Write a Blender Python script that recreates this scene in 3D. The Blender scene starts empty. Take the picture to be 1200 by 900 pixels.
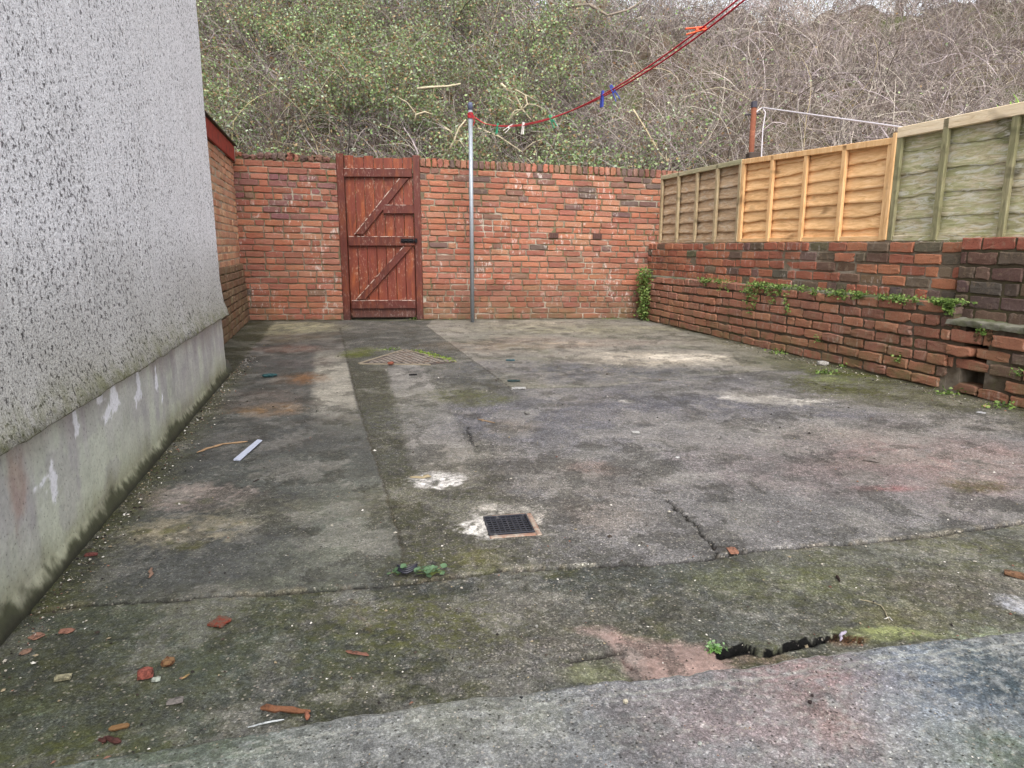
import bpy, bmesh, math, random
import numpy as np
from mathutils import Vector, Matrix, noise as mnoise
random.seed(7); rng = np.random.default_rng(11)
R = math.radians
sc = bpy.context.scene
COL = sc.collection

# ------------------------------------------------------------------ camera geometry
PITCH = R(11.45); FPX = 800.0; CH = 0.9
def ray(x, y):
    u = (x-600)/FPX; v = (450-y)/FPX
    return (u, math.cos(PITCH)+v*math.sin(PITCH), -math.sin(PITCH)+v*math.cos(PITCH))
def fl(x, y, z=0.0):
    """point of the level z seen at photo pixel x, y"""
    d = ray(x, y); t = (z-CH)/d[2]
    return (d[0]*t, d[1]*t)
def aty(x, y, Y):
    d = ray(x, y); t = Y/d[1]
    return Vector((d[0]*t, Y, CH+d[2]*t))

def s2l(c):
    c = c/255.0
    return c/12.92 if c <= .04045 else ((c+.055)/1.055)**2.4
def S(r, g, b, k=1.0): return (s2l(r)*k, s2l(g)*k, s2l(b)*k)
def S4(r, g, b, k=1.0): return S(r, g, b, k)+(1.0,)

# ------------------------------------------------------------------ object helpers
def tag(o, label=None, cat=None, group=None, kind=None):
    if label: o['label'] = label
    if cat: o['category'] = cat
    if group: o['group'] = group
    if kind: o['kind'] = kind
    return o
def empty(name, loc=(0, 0, 0), rz=0.0, **k):
    o = bpy.data.objects.new(name, None); COL.objects.link(o)
    o.location = loc; o.rotation_euler = (0, 0, rz); o.empty_display_size = .1
    return tag(o, **k)
def link(name, me, mats, parent=None, loc=None, **k):
    o = bpy.data.objects.new(name, me); COL.objects.link(o)
    if not isinstance(mats, (list, tuple)): mats = [mats]
    if len(me.materials) == 0:
        for m in mats: me.materials.append(m)
    if parent is not None:
        o.parent = parent
        if loc is None:      # meshes are written in world space: undo the parent's transform
            pm = Matrix.Translation(parent.location) @ parent.rotation_euler.to_matrix().to_4x4()
            if parent.parent is not None:
                q = parent.parent
                pm = Matrix.Translation(q.location) @ q.rotation_euler.to_matrix().to_4x4() @ parent.matrix_parent_inverse @ pm
            o.matrix_parent_inverse = pm.inverted()
    if loc is not None: o.location = loc
    return tag(o, **k)
def center_origin(o):
    """put a world-space mesh's origin at its base"""
    me = o.data; n = len(me.vertices); a = np.empty(n*3, 'f'); me.vertices.foreach_get('co', a); a = a.reshape(-1, 3)
    c = (a.min(0)+a.max(0))/2; c[2] = a[:, 2].min(); a -= c
    me.vertices.foreach_set('co', a.ravel()); o.location = Vector([float(v) for v in c])
    return o
def np_mesh(name, V, F, col=None, cols2=None, matidx=None, smooth=False):
    """V (n,3); F (m,k) equal-size faces"""
    V = np.asarray(V, 'f'); F = np.asarray(F, np.int32)
    me = bpy.data.meshes.new(name); m, k = F.shape
    me.vertices.add(len(V)); me.vertices.foreach_set('co', V.ravel())
    me.loops.add(m*k); me.loops.foreach_set('vertex_index', F.ravel())
    me.polygons.add(m); me.polygons.foreach_set('loop_start', np.arange(0, m*k, k, dtype=np.int32))
    me.polygons.foreach_set('loop_total', np.full(m, k, np.int32))
    if matidx is not None: me.polygons.foreach_set('material_index', np.asarray(matidx, np.int32))
    me.polygons.foreach_set('use_smooth', np.full(m, smooth))
    me.update(calc_edges=True)
    for nm, c in (('Col', col), ('Prop', cols2)):
        if c is not None:
            a = me.color_attributes.new(nm, 'FLOAT_COLOR', 'POINT')
            c = np.asarray(c, 'f')
            if c.shape[1] == 3: c = np.concatenate([c, np.ones((len(c), 1), 'f')], 1)
            a.data.foreach_set('color', c.ravel())
    return me

class MB:
    """collects boxes, bars and tubes and builds one mesh"""
    def __init__(s): s.v = []; s.f = []; s.mi = []; s.c = []
    def add(s, vs, fs, mi=0, c=(.5, .5, .5)):
        n = len(s.v); s.v += [tuple(v) for v in vs]; s.f += [tuple(i+n for i in f) for f in fs]
        s.mi += [mi]*len(fs); s.c += [c]*len(vs)
    def hexa(s, p, b=0.0, mi=0, c=(.5, .5, .5)):
        """eight corners, bottom four then top four; b chamfers all the edges"""
        p = [Vector(q) for q in p]
        bm = bmesh.new(); vs = [bm.verts.new(q) for q in p]
        for f in ((3, 2, 1, 0), (4, 5, 6, 7), (0, 1, 5, 4), (1, 2, 6, 5), (2, 3, 7, 6), (3, 0, 4, 7)): bm.faces.new([vs[i] for i in f])
        bmesh.ops.recalc_face_normals(bm, faces=bm.faces)
        if b > 0: bmesh.ops.bevel(bm, geom=bm.edges[:], offset=b, segments=1, affect='EDGES')
        bm.verts.index_update()
        s.add([v.co for v in bm.verts], [[v.index for v in f.verts] for f in bm.faces], mi, c); bm.free()
    def box(s, lo, hi, b=0.0, M=None, mi=0, c=(.5, .5, .5)):
        x0, y0, z0 = lo; x1, y1, z1 = hi
        p = [Vector(q) for q in ((x0, y0, z0), (x1, y0, z0), (x1, y1, z0), (x0, y1, z0), (x0, y0, z1), (x1, y0, z1), (x1, y1, z1), (x0, y1, z1))]
        if M is not None: p = [M @ q for q in p]
        s.hexa(p, b, mi, c)
    def tube(s, pts, r, n=8, cap=True, mi=0, c=(.5, .5, .5)):
        pts = [Vector(p) for p in pts]; rs = r if isinstance(r, (list, tuple)) else [r]*len(pts)
        vs = []; up = Vector((0, 0, 1)); prev = None
        for i, p in enumerate(pts):
            t = (pts[min(i+1, len(pts)-1)]-pts[max(i-1, 0)]).normalized()
            if prev is None: a = t.cross(up if abs(t.z) < .9 else Vector((1, 0, 0))).normalized()
            else: a = (prev - t*prev.dot(t)).normalized()
            prev = a; b = t.cross(a)
            for k in range(n):
                w = 2*math.pi*k/n; vs.append(p+(a*math.cos(w)+b*math.sin(w))*rs[i])
        fs = [(i*n+k, i*n+(k+1) % n, (i+1)*n+(k+1) % n, (i+1)*n+k) for i in range(len(pts)-1) for k in range(n)]
        if cap: fs += [tuple(range(n-1, -1, -1)), tuple((len(pts)-1)*n+k for k in range(n))]
        s.add(vs, fs, mi, c)
    def build(s, name, mats, parent=None, smooth=False, **k):
        me = bpy.data.meshes.new(name); me.from_pydata(s.v, [], s.f); me.update()
        me.polygons.foreach_set('material_index', s.mi)
        if smooth: me.polygons.foreach_set('use_smooth', [True]*len(me.polygons))
        a = me.color_attributes.new('Col', 'FLOAT_COLOR', 'POINT')
        a.data.foreach_set('color', np.array([tuple(q)+(1,) for q in s.c], 'f').ravel())
        o = link(name, me, mats, parent, **k)
        return o if parent is not None else center_origin(o)

# ------------------------------------------------------------------ numpy noise
class VN:
    def __init__(s, seed): s.t = np.random.default_rng(seed).random((256, 256)).astype('f')
    def n(s, x, y):
        xi = np.floor(x).astype(int); yi = np.floor(y).astype(int); fx = x-xi; fy = y-yi
        fx = fx*fx*(3-2*fx); fy = fy*fy*(3-2*fy); t = s.t
        a = t[yi % 256, xi % 256]; b = t[yi % 256, (xi+1) % 256]; c = t[(yi+1) % 256, xi % 256]; d = t[(yi+1) % 256, (xi+1) % 256]
        return (a*(1-fx)+b*fx)*(1-fy)+(c*(1-fx)+d*fx)*fy
    def fbm(s, x, y, o=4, g=.5):
        r = 0; a = 1; w = 0
        for i in range(o):
            r = r+a*s.n(x*2**i+17.3*i, y*2**i+9.1*i); w += a; a *= g
        return r/w
def sst(a, b, x):
    t = np.clip((x-a)/(b-a), 0, 1); return t*t*(3-2*t)
def polydist(X, Y, pts):
    d = np.full(X.shape, 1e9)
    for (ax, ay), (bx, by) in zip(pts[:-1], pts[1:]):
        dx, dy = bx-ax, by-ay; L = dx*dx+dy*dy+1e-12
        t = np.clip(((X-ax)*dx+(Y-ay)*dy)/L, 0, 1)
        d = np.minimum(d, np.hypot(X-ax-t*dx, Y-ay-t*dy))
    return d
def interp_line(X, pts):
    p = sorted(pts); return np.interp(X, [q[0] for q in p], [q[1] for q in p])

# ------------------------------------------------------------------ node helpers
def mat(name, rough=.85, spec=.3):
    m = bpy.data.materials.new(name); m.use_nodes = True; nt = m.node_tree
    b = nt.nodes['Principled BSDF']; b.inputs['Roughness'].default_value = rough; b.inputs['Specular IOR Level'].default_value = spec
    return m, nt, b
class N:
    def __init__(s, nt): s.nt = nt; s.tc = nt.nodes.new('ShaderNodeTexCoord'); s.geo = nt.nodes.new('ShaderNodeNewGeometry')
    def new(s, t, **k):
        n = s.nt.nodes.new(t)
        for a, v in k.items(): setattr(n, a, v)
        return n
    def L(s, a, b): s.nt.links.new(a, b)
    def pos(s, scale=(1, 1, 1), rot=(0, 0, 0)):
        m = s.new('ShaderNodeMapping'); m.inputs['Scale'].default_value = scale; m.inputs['Rotation'].default_value = rot
        s.L(s.geo.outputs['Position'], m.inputs['Vector']); return m.outputs[0]
    def noise(s, scale, detail=3, rough=.55, vec=None, dist=0):
        n = s.new('ShaderNodeTexNoise'); n.inputs['Scale'].default_value = scale; n.inputs['Detail'].default_value = detail
        n.inputs['Roughness'].default_value = rough; n.inputs['Distortion'].default_value = dist
        s.L(vec if vec is not None else s.geo.outputs['Position'], n.inputs['Vector']); return n.outputs['Fac']
    def voro(s, scale, vec=None, out='Distance', feature='F1', rand=1):
        n = s.new('ShaderNodeTexVoronoi', feature=feature); n.inputs['Scale'].default_value = scale; n.inputs['Randomness'].default_value = rand
        s.L(vec if vec is not None else s.geo.outputs['Position'], n.inputs['Vector']); return n.outputs[out]
    def ramp(s, v, stops, interp='LINEAR'):
        n = s.new('ShaderNodeValToRGB'); n.color_ramp.interpolation = interp; e = n.color_ramp.elements
        while len(e) < len(stops): e.new(.5)
        for i, (p, c) in enumerate(stops):
            e[i].position = p; e[i].color = (c, c, c, 1) if isinstance(c, (int, float)) else (tuple(c)+(1,))[:4]
        s.L(v, n.inputs[0]); return n.outputs[0]
    def val(s, x): n = s.new('ShaderNodeValue'); n.outputs[0].default_value = x; return n.outputs[0]
    def math(s, op, a, b=None, clamp=False):
        n = s.new('ShaderNodeMath', operation=op); n.use_clamp = clamp
        for i, q in enumerate((a, b)):
            if q is None: continue
            if isinstance(q, (int, float)): n.inputs[i].default_value = q
            else: s.L(q, n.inputs[i])
        return n.outputs[0]
    def mix(s, f, a, b, mode='MIX'):
        n = s.new('ShaderNodeMix', data_type='RGBA', blend_type=mode); n.clamp_factor = True
        for i, q in ((0, f), (6, a), (7, b)):
            if isinstance(q, (int, float)): n.inputs[i].default_value = q if i == 0 else (q, q, q, 1)
            elif isinstance(q, tuple): n.inputs[i].default_value = (q+(1,))[:4]
            else: s.L(q, n.inputs[i])
        return n.outputs[2]
    def attr(s, name='Col', out='Color'):
        n = s.new('ShaderNodeAttribute'); n.attribute_name = name; return n.outputs[out]
    def sep(s, v): n = s.new('ShaderNodeSeparateXYZ'); s.L(v, n.inputs[0]); return n.outputs
    def bump(s, h, strength=.5, dist=.01, prev=None):
        n = s.new('ShaderNodeBump'); n.inputs['Strength'].default_value = strength; n.inputs['Distance'].default_value = dist
        s.L(h, n.inputs['Height'])
        if prev is not None: s.L(prev, n.inputs['Normal'])
        return n.outputs[0]

def simple_mat(name, color, rough=.8, var=.25, scale=30, spec=.3, metal=0.0, bump=.3, bdist=.003, second=None, sscale=8, slo=.5, shi=.65):
    m, nt, b = mat(name, rough, spec); n = N(nt)
    f = n.noise(scale, 4, .6)
    c = n.mix(f, tuple(x*(1-var) for x in color), tuple(min(1, x*(1+var)) for x in color))
    if second is not None: c = n.mix(n.ramp(n.noise(sscale, 4, .65), [(slo, 0.), (shi, 1.)]), c, second)
    n.L(c, b.inputs['Base Color']); b.inputs['Metallic'].default_value = metal
    if bump: n.L(n.bump(f, bump, bdist), b.inputs['Normal'])
    return m

def brick_mat(name, wet=.0, moss_h=.25, lime=.6, dark=1.0, moss=.6, soot=.5):
    m, nt, b = mat(name, .85, .25); n = N(nt)
    c = n.mix(1.0, n.attr(), (.74, .84, .83), 'MULTIPLY')
    c = n.mix(.55, c, n.mix(n.noise(28, 5, .7), 0.55, 1.35), 'MULTIPLY')
    c = n.mix(n.ramp(n.noise(140, 3, .7), [(.32, .75), (.42, 0.)]), c, S4(60, 38, 32))       # pits
    c = n.mix(n.ramp(n.noise(2.1, 4, .6), [(.5, 0.), (.72, soot)]), c, S4(72, 52, 46))          # soot
    c = n.mix(n.math('MULTIPLY', n.ramp(n.noise(24, 5, .75), [(.53, 0.), (.64, .6)]), n.ramp(n.noise(1.7, 3), [(.35, .25), (.6, 1.)])), c, S4(138, 120, 100))
    ln = n.math('MULTIPLY', n.ramp(n.noise(2.6, 3, .6), [(.47, 0.), (.58, 1.)]), n.ramp(n.noise(15, 5, .75, n.pos((1.6, 1.6, .6))), [(.55, 0.), (.63, lime)]))
    c = n.mix(ln, c, S4(196, 186, 178))
    z = n.sep(n.geo.outputs['Position'])[2]
    g = n.math('MULTIPLY', n.ramp(z, [(0.0, moss), (moss_h, 0.)]), n.ramp(n.noise(7, 5, .7), [(.42, 0.), (.62, 1.)]))
    c = n.mix(g, c, S4(86, 88, 58))
    if dark != 1: c = n.mix(1.0, c, dark, 'MULTIPLY')
    n.L(c, b.inputs['Base Color'])
    n.L(n.ramp(n.noise(9, 3), [(.3, .6-.2*wet), (.7, .92-.3*wet)]), b.inputs['Roughness'])
    h = n.math('ADD', n.noise(60, 5, .7), n.math('MULTIPLY', n.noise(300, 3, .6), .4))
    n.L(n.bump(h, .75, .006), b.inputs['Normal'])
    return m
def mortar_mat(name, col, green=.4, white=.3):
    m, nt, b = mat(name, .95, .1); n = N(nt)
    c = n.mix(n.noise(20, 4, .7), tuple(x*.55 for x in col), tuple(min(x*1.3, 1) for x in col))
    c = n.mix(n.ramp(n.noise(3.2, 4, .6), [(.52, 0.), (.64, white)]), c, S4(176, 166, 152))
    c = n.mix(n.ramp(n.noise(4.5, 4, .7), [(.48, 0.), (.62, green)]), c, S4(84, 88, 48))
    n.L(c, b.inputs['Base Color']); n.L(n.bump(n.noise(120, 4, .7), .8, .006), b.inputs['Normal'])
    return m

# ------------------------------------------------------------------ wall frames
class Frame2:
    """a vertical wall plane: s along it, d out towards the yard, z up"""
    def __init__(s, p, q, n_hint):
        s.p = np.array(p, float); t = np.array(q, float)-s.p; s.len = float(np.hypot(*t)); s.t = t/s.len
        n = np.array([-s.t[1], s.t[0]]); s.n = n if n @ np.array(n_hint) > 0 else -n
    def w(s, a, d, z): return Vector((s.p[0]+s.t[0]*a+s.n[0]*d, s.p[1]+s.t[1]*a+s.n[1]*d, z))
    def warr(s, a, d, z):
        return np.stack([s.p[0]+s.t[0]*a+s.n[0]*d, s.p[1]+s.t[1]*a+s.n[1]*d, z], -1)
    def s_at(s, px, py):   # where a photo pixel's ray meets the plane
        dx, dy, dz = ray(px, py); A = np.array([[s.t[0], -dx], [s.t[1], -dy]]); r = np.linalg.solve(A, -s.p)
        return float(r[0]), CH+dz*float(r[1])

def brick_rings(fr, bricks, zf=None, wear=.002, round_=.006):
    """bricks: list of (s0,s1,z0,z1,front,depth,color). Each brick is its own little irregular block."""
    V = []; C = []; F4 = []; NG = 16
    fs = []; base = 0
    for (s0, s1, z0, z1, fd, dp, c) in bricks:
        w = s1-s0; h = z1-z0; cs = (s0+s1)/2; cz = (z0+z1)/2
        # sixteen points round the outline
        per = []
        for i in range(5): per.append((-.5+i/4, -.5))
        for i in range(1, 4): per.append((.5, -.5+i/4))
        for i in range(5): per.append((.5-i/4, .5))
        for i in range(1, 4): per.append((-.5, .5-i/4))
        per = np.array(per); corner = (np.abs(per[:, 0]) > .49) & (np.abs(per[:, 1]) > .49)
        jit = rng.normal(0, wear, (NG, 2)); tilt = rng.normal(0, .004); fx = rng.normal(0, .0025)
        chip = (rng.random(NG) < .06)*rng.random(NG)*wear*4
        rings = []
        for k, (inset, d) in enumerate(((0, -dp), (0, -.009), (round_*.35, -.0025), (round_*1.1, 0))):
            px = per[:, 0]*(w-2*inset); pz = per[:, 1]*(h-2*inset)
            m = corner*round_*.30
            px = px-np.sign(per[:, 0])*(m+chip)+jit[:, 0]; pz = pz-np.sign(per[:, 1])*(m+chip)+jit[:, 1]
            a = cs+px-tilt*pz; z = cz+pz+tilt*px; dd = fd+d+fx*px/w*2+(rng.normal(0, wear*.5, NG) if k else 0)
            rings.append((a, dd, z))
        # centre vertex of the face
        A = np.concatenate([r[0] for r in rings]+[[cs]]); D = np.concatenate([np.broadcast_to(r[1], NG) for r in rings]+[[fd+rng.normal(0.0005, .001)]])
        Z = np.concatenate([r[2] for r in rings]+[[cz]])
        if zf is not None: Z = Z*zf(A)
        V.append(fr.warr(A, D, Z)); cc = np.tile(np.array(c), (len(A), 1)); C.append(cc)
        for k in range(3):
            for i in range(NG): fs.append((base+k*NG+i, base+k*NG+(i+1) % NG, base+(k+1)*NG+(i+1) % NG, base+(k+1)*NG+i))
        for i in range(0, NG, 2): fs.append((base+3*NG+i, base+3*NG+i+1, base+3*NG+(i+2) % NG, base+4*NG))
        base += len(A)
    return np.concatenate(V), np.array(fs), np.concatenate(C)

def slab_mesh(fr, s0, s1, z0, z1, d0, d1, zf=None, step=.12):
    """mortar core, cut into cells so that it can follow the wall"""
    ns = max(1, int((s1-s0)/step)); A = np.linspace(s0, s1, ns+1); V = []; F = []
    for i, a in enumerate(A):
        k = 1 if zf is None else float(zf(a))
        for (d, z) in ((d0, z0), (d1, z0), (d1, z1), (d0, z1)): V.append(tuple(fr.w(a, d, z*k)))
    for i in range(ns):
        for k in range(4): F.append((i*4+k, i*4+(k+1) % 4, i*4+4+(k+1) % 4, i*4+4+k))
    F += [(3, 2, 1, 0), (ns*4, ns*4+1, ns*4+2, ns*4+3)]
    return np.array(V), np.array(F)
def combine(parts):
    V = []; F = []; C = []; M = []; n = 0
    for (v, f, c, mi) in parts:
        V.append(v); F.append(np.asarray(f)+n); C.append(c if c is not None else np.full((len(v), 3), .3)); M.append(np.full(len(f), mi)); n += len(v)
    return np.concatenate(V), np.concatenate(F), np.concatenate(C), np.concatenate(M)

REDS = [S(184, 112, 88), S(178, 106, 84), S(188, 118, 92), S(170, 100, 80), S(182, 116, 96), S(164, 98, 82), S(188, 124, 100), S(168, 104, 86)]
DKS = [S(138, 94, 82), S(126, 90, 84), S(146, 104, 88), S(112, 88, 82)]
def pick(dark=.1):
    c = random.choice(DKS) if random.random() < dark else random.choice(REDS)
    k = random.uniform(.9, 1.07)
    return tuple(min(1, q*k*random.uniform(.96, 1.04)) for q in c)
def courses(s0, s1, z0, z1, n, L=.215, joint=.011, dark=.1, header=.25, dj=.0025, dep=.09, skip=None, colf=None, wave=.003):
    out = []; ch = (z1-z0)/n
    for r in range(n):
        s = s0 - (random.uniform(.02, .2)); zb = z0+r*ch; alln = random.random() < .14
        while s < s1:
            hd = random.random() < (.75 if alln else header)
            w = (L/2 if hd else L)*random.uniform(.95, 1.04)
            a = max(s, s0); b = min(s+w-joint*random.uniform(.7, 1.3), s1)
            if b-a > .03:
                zz = zb+random.gauss(0, .0012)+wave*math.sin(a*2.1+r*.7)
                q = (a, b, zz+joint*.4, zz+ch-joint*.6, random.gauss(0, dj), dep, colf(a, zb) if colf else pick(dark))
                if not (skip and skip(a, b, zz)): out.append(q)
            s += w
    return out

# ================================================================== world and light
w = bpy.data.worlds.new('World'); sc.world = w; w.use_nodes = True; nt = w.node_tree
bg = nt.nodes['Background']; sky = nt.nodes.new('ShaderNodeTexSky'); sky.sky_type = 'NISHITA'; sky.sun_disc = False
SUN_EL, SUN_AZ = R(58), R(60)      # azimuth: clockwise from +Y
sky.sun_elevation = SUN_EL; sky.sun_rotation = SUN_AZ; sky.air_density = 1.0; sky.dust_density = 4.0; sky.ozone_density = 1.0
hs = nt.nodes.new('ShaderNodeHueSaturation'); hs.inputs['Saturation'].default_value = .22; hs.inputs['Value'].default_value = 2.7
nt.links.new(sky.outputs[0], hs.inputs['Color']); nt.links.new(hs.outputs[0], bg.inputs['Color']); bg.inputs['Strength'].default_value = .15
sun = bpy.data.objects.new('sun', bpy.data.lights.new('sun', 'SUN')); COL.objects.link(sun)
sun.data.energy = 1.5; sun.data.angle = R(30); sun.data.color = (1, .965, .92)
sd = Vector((math.sin(SUN_AZ)*math.cos(SUN_EL), math.cos(SUN_AZ)*math.cos(SUN_EL), math.sin(SUN_EL)))
SUNV = Vector((.12, -.85, .95)).normalized()
sun.rotation_euler = SUNV.to_track_quat('Z', 'Y').to_euler()
sky.sun_elevation = math.asin(SUNV.z); sky.sun_rotation = math.atan2(SUNV.x, SUNV.y)
cam = bpy.data.objects.new('camera', bpy.data.cameras.new('camera')); COL.objects.link(cam); sc.camera = cam
cam.data.sensor_width = 36; cam.data.lens = 24.0; cam.location = (0, 0, CH); cam.rotation_euler = (R(90)-PITCH, 0, 0)
cam.data.clip_start = .02; cam.data.clip_end = 3000
sc.view_settings.view_transform = 'Standard'; sc.view_settings.look = 'None'; sc.view_settings.exposure = 0; sc.view_settings.gamma = 1

# ================================================================== plan of the yard
L0, L1 = fl(0, 745), fl(265, 440)
lslope = (L1[0]-L0[0])/(L1[1]-L0[1])
HA = (L0[0]+lslope*(-1.0-L0[1]), -1.0); HB = (L0[0]+lslope*(4.76-L0[1]), 4.76)      # house wall foot
OA, OB = (-2.33, 4.80), (-3.27, 8.36)                                             # outbuilding wall
R0, R1 = fl(755, 375), fl(1200, 480)
rs = (R1[0]-R0[0])/(R1[1]-R0[1])
RA = (R0[0]+rs*(8.62-R0[1]), 8.62); RB = (R0[0]+rs*(.6-R0[1]), .6)
B0, B1 = fl(285, 376), fl(745, 373)
bs = (B1[1]-B0[1])/(B1[0]-B0[0])
BA = (-3.45, B0[1]+bs*(-3.45-B0[0])); BB = (2.4, B0[1]+bs*(2.4-B0[0]))
FH = Frame2(HA, HB, (1, 0)); FO = Frame2(OA, OB, (1, 0)); FR = Frame2(RA, RB, (-1, 0)); FB = Frame2(BA, BB, (0, -1))

# ================================================================== ground and hill
vh = VN(3)
def hillz(x, y):
    x = np.asarray(x, float); y = np.asarray(y, float)
    up = np.clip(y-9.3, 0, None)
    slope = .725+0*x
    crest = 16.2+np.clip(-x, 0, 8)*.3
    z = .75+slope*np.minimum(up, crest-9.3)+.06*np.clip(y-crest, 0, None)
    z += ((vh.fbm(x*.5+5, y*.5, 3)-.5)*1.5*sst(9.6, 12, y)+(vh.fbm(x*1.3+9, y*1.1, 3)-.5)*1.1*sst(9.8, 11, y))*sst(40, 18, np.abs(x-3)) 
    return z-.9*sst(.5, -.0, y-8.9)
xs = np.concatenate([np.linspace(-90, -14, 20, endpoint=False), np.linspace(-14, 20, 150), np.linspace(20, 90, 20)[1:]])
ys = np.concatenate([np.linspace(9.0, 22, 90), np.linspace(22, 120, 25)[1:]])
GX, GY = np.meshgrid(xs, ys)
def grid_faces(nr, nc):
    i = np.arange(nr*nc).reshape(nr, nc); return np.stack([i[:-1, :-1], i[:-1, 1:], i[1:, 1:], i[1:, :-1]], -1).reshape(-1, 4)
hm = simple_mat('hill_soil', S(84, 72, 60), .95, .5, 3, bump=.6, bdist=.05, second=S(74, 78, 46), sscale=1.5)
link('hill', np_mesh('hill', np.stack([GX, GY, hillz(GX, GY)], -1).reshape(-1, 3), grid_faces(len(ys), len(xs)), smooth=True), hm, kind='structure')
mb = MB(); mb.box((-300, -300, -.3), (300, 300, -.05)); mb.build('ground', simple_mat('ground_soil', S(84, 76, 60), .95, .4, 2), kind='structure')
# the neighbour's higher garden behind the fence
gm = simple_mat('garden_soil', S(88, 82, 58), .95, .4, 5, second=S(78, 92, 46), sscale=3)
mb = MB(); a, b_, c_, d_ = FR.w(-.05, -.24, 0), FR.w(FR.len, -.24, 0), Vector((20, .6, 0)), Vector((20, 9.1, 0))
mb.hexa([a.xy.to_3d()-Vector((0, 0, .04)), b_-Vector((0, 0, .04)), c_-Vector((0, 0, .04)), d_-Vector((0, 0, .04)), a+Vector((0, 0, .86)), b_+Vector((0, 0, .86)), c_+Vector((0, 0, .86)), d_+Vector((0, 0, .86))])
mb.build('garden_ground', gm, kind='structure')

# ================================================================== concrete yard
def concrete_mat(name):
    m, nt, b = mat(name, .8, .14); n = N(nt)
    c = n.mix(1.0, n.attr(), (.93, .925, .94), 'MULTIPLY'); pr = n.new('ShaderNodeSeparateColor'); n.L(n.attr('Prop'), pr.inputs[0])
    grit, wet, moss = pr.outputs
    fine = n.noise(330, 3, .65); mid = n.noise(46, 5, .68); big = n.noise(7, 5, .62)
    v = n.mix(n.math('ADD', n.math('MULTIPLY', grit, .75), .3, True), 1.0, n.ramp(fine, [(.30, .30), (.5, 1.0), (.70, 1.9)]))
    c = n.mix(1.0, c, v, 'MULTIPLY')
    cell = n.sep(n.voro(210, out='Color')); cell2 = n.sep(n.voro(75, out='Color'))
    c = n.mix(n.math('ADD', n.math('MULTIPLY', grit, .6), .15), c, n.mix(1.0, c, n.ramp(cell[1], [(0., .38), (.5, .9), (.82, 1.15), (1., 2.4)]), 'MULTIPLY'))
    c = n.mix(n.math('MULTIPLY', grit, .3), c, n.mix(1.0, c, n.ramp(cell2[1], [(0., .6), (.8, 1.1), (1., 1.6)]), 'MULTIPLY'))
    c = n.mix(n.math('MULTIPLY', n.ramp(n.noise(120, 3, .6), [(.5, 0.), (.7, 1.)]), .35), c, n.mix(1.0, c, S4(200, 192, 182, 1.75), 'MULTIPLY'))
    c = n.mix(1.0, c, n.ramp(mid, [(.28, .66), (.5, 1.0), (.74, 1.4)]), 'MULTIPLY')
    c = n.mix(1.0, c, n.ramp(big, [(.25, .66), (.5, 1.0), (.75, 1.32)]), 'MULTIPLY')
    # pale aggregate showing through, dark pinholes
    vr = n.voro(115, out='Color'); vs_ = n.sep(vr)[0]
    vd = n.voro(115)
    pale = n.math('MULTIPLY', n.ramp(vs_, [(.84, 0.), (.87, 1.)]), n.ramp(vd, [(.22, 1.), (.4, 0.)]))
    c = n.mix(n.math('MULTIPLY', pale, n.math('ADD', n.math('MULTIPLY', grit, .6), .08)), c, S4(168, 160, 148))
    dk = n.math('MULTIPLY', n.ramp(vs_, [(.13, 1.), (.16, 0.)]), n.ramp(vd, [(.2, 1.), (.38, 0.)]))
    c = n.mix(n.math('MULTIPLY', dk, .8), c, S4(34, 32, 30))
    mm = n.math('MULTIPLY', moss, n.ramp(n.noise(32, 6, .75), [(.40, 0.), (.6, 1.)]))
    mossc = n.mix(n.noise(90, 3), S4(52, 56, 26), S4(110, 112, 52))
    c = n.mix(mm, c, mossc)
    n.L(c, b.inputs['Base Color'])
    rg = n.math('SUBTRACT', .84, n.math('MULTIPLY', n.math('MULTIPLY', wet, n.ramp(n.noise(5, 5, .6), [(.3, .5), (.65, 1.5)])), .5))
    n.L(rg, b.inputs['Roughness'])
    h = n.math('ADD', n.math('MULTIPLY', n.noise(190, 4, .7), n.math('ADD', n.math('MULTIPLY', grit, 1.1), .2)), n.math('MULTIPLY', n.noise(30, 4, .6), .8))
    h = n.math('ADD', h, n.math('MULTIPLY', mm, .8))
    n.L(n.bump(h, .7, .006), b.inputs['Normal'])
    return m
CM = concrete_mat('weathered_concrete')
v1, v2, v3, v4 = VN(21), VN(22), VN(23), VN(24)
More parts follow.
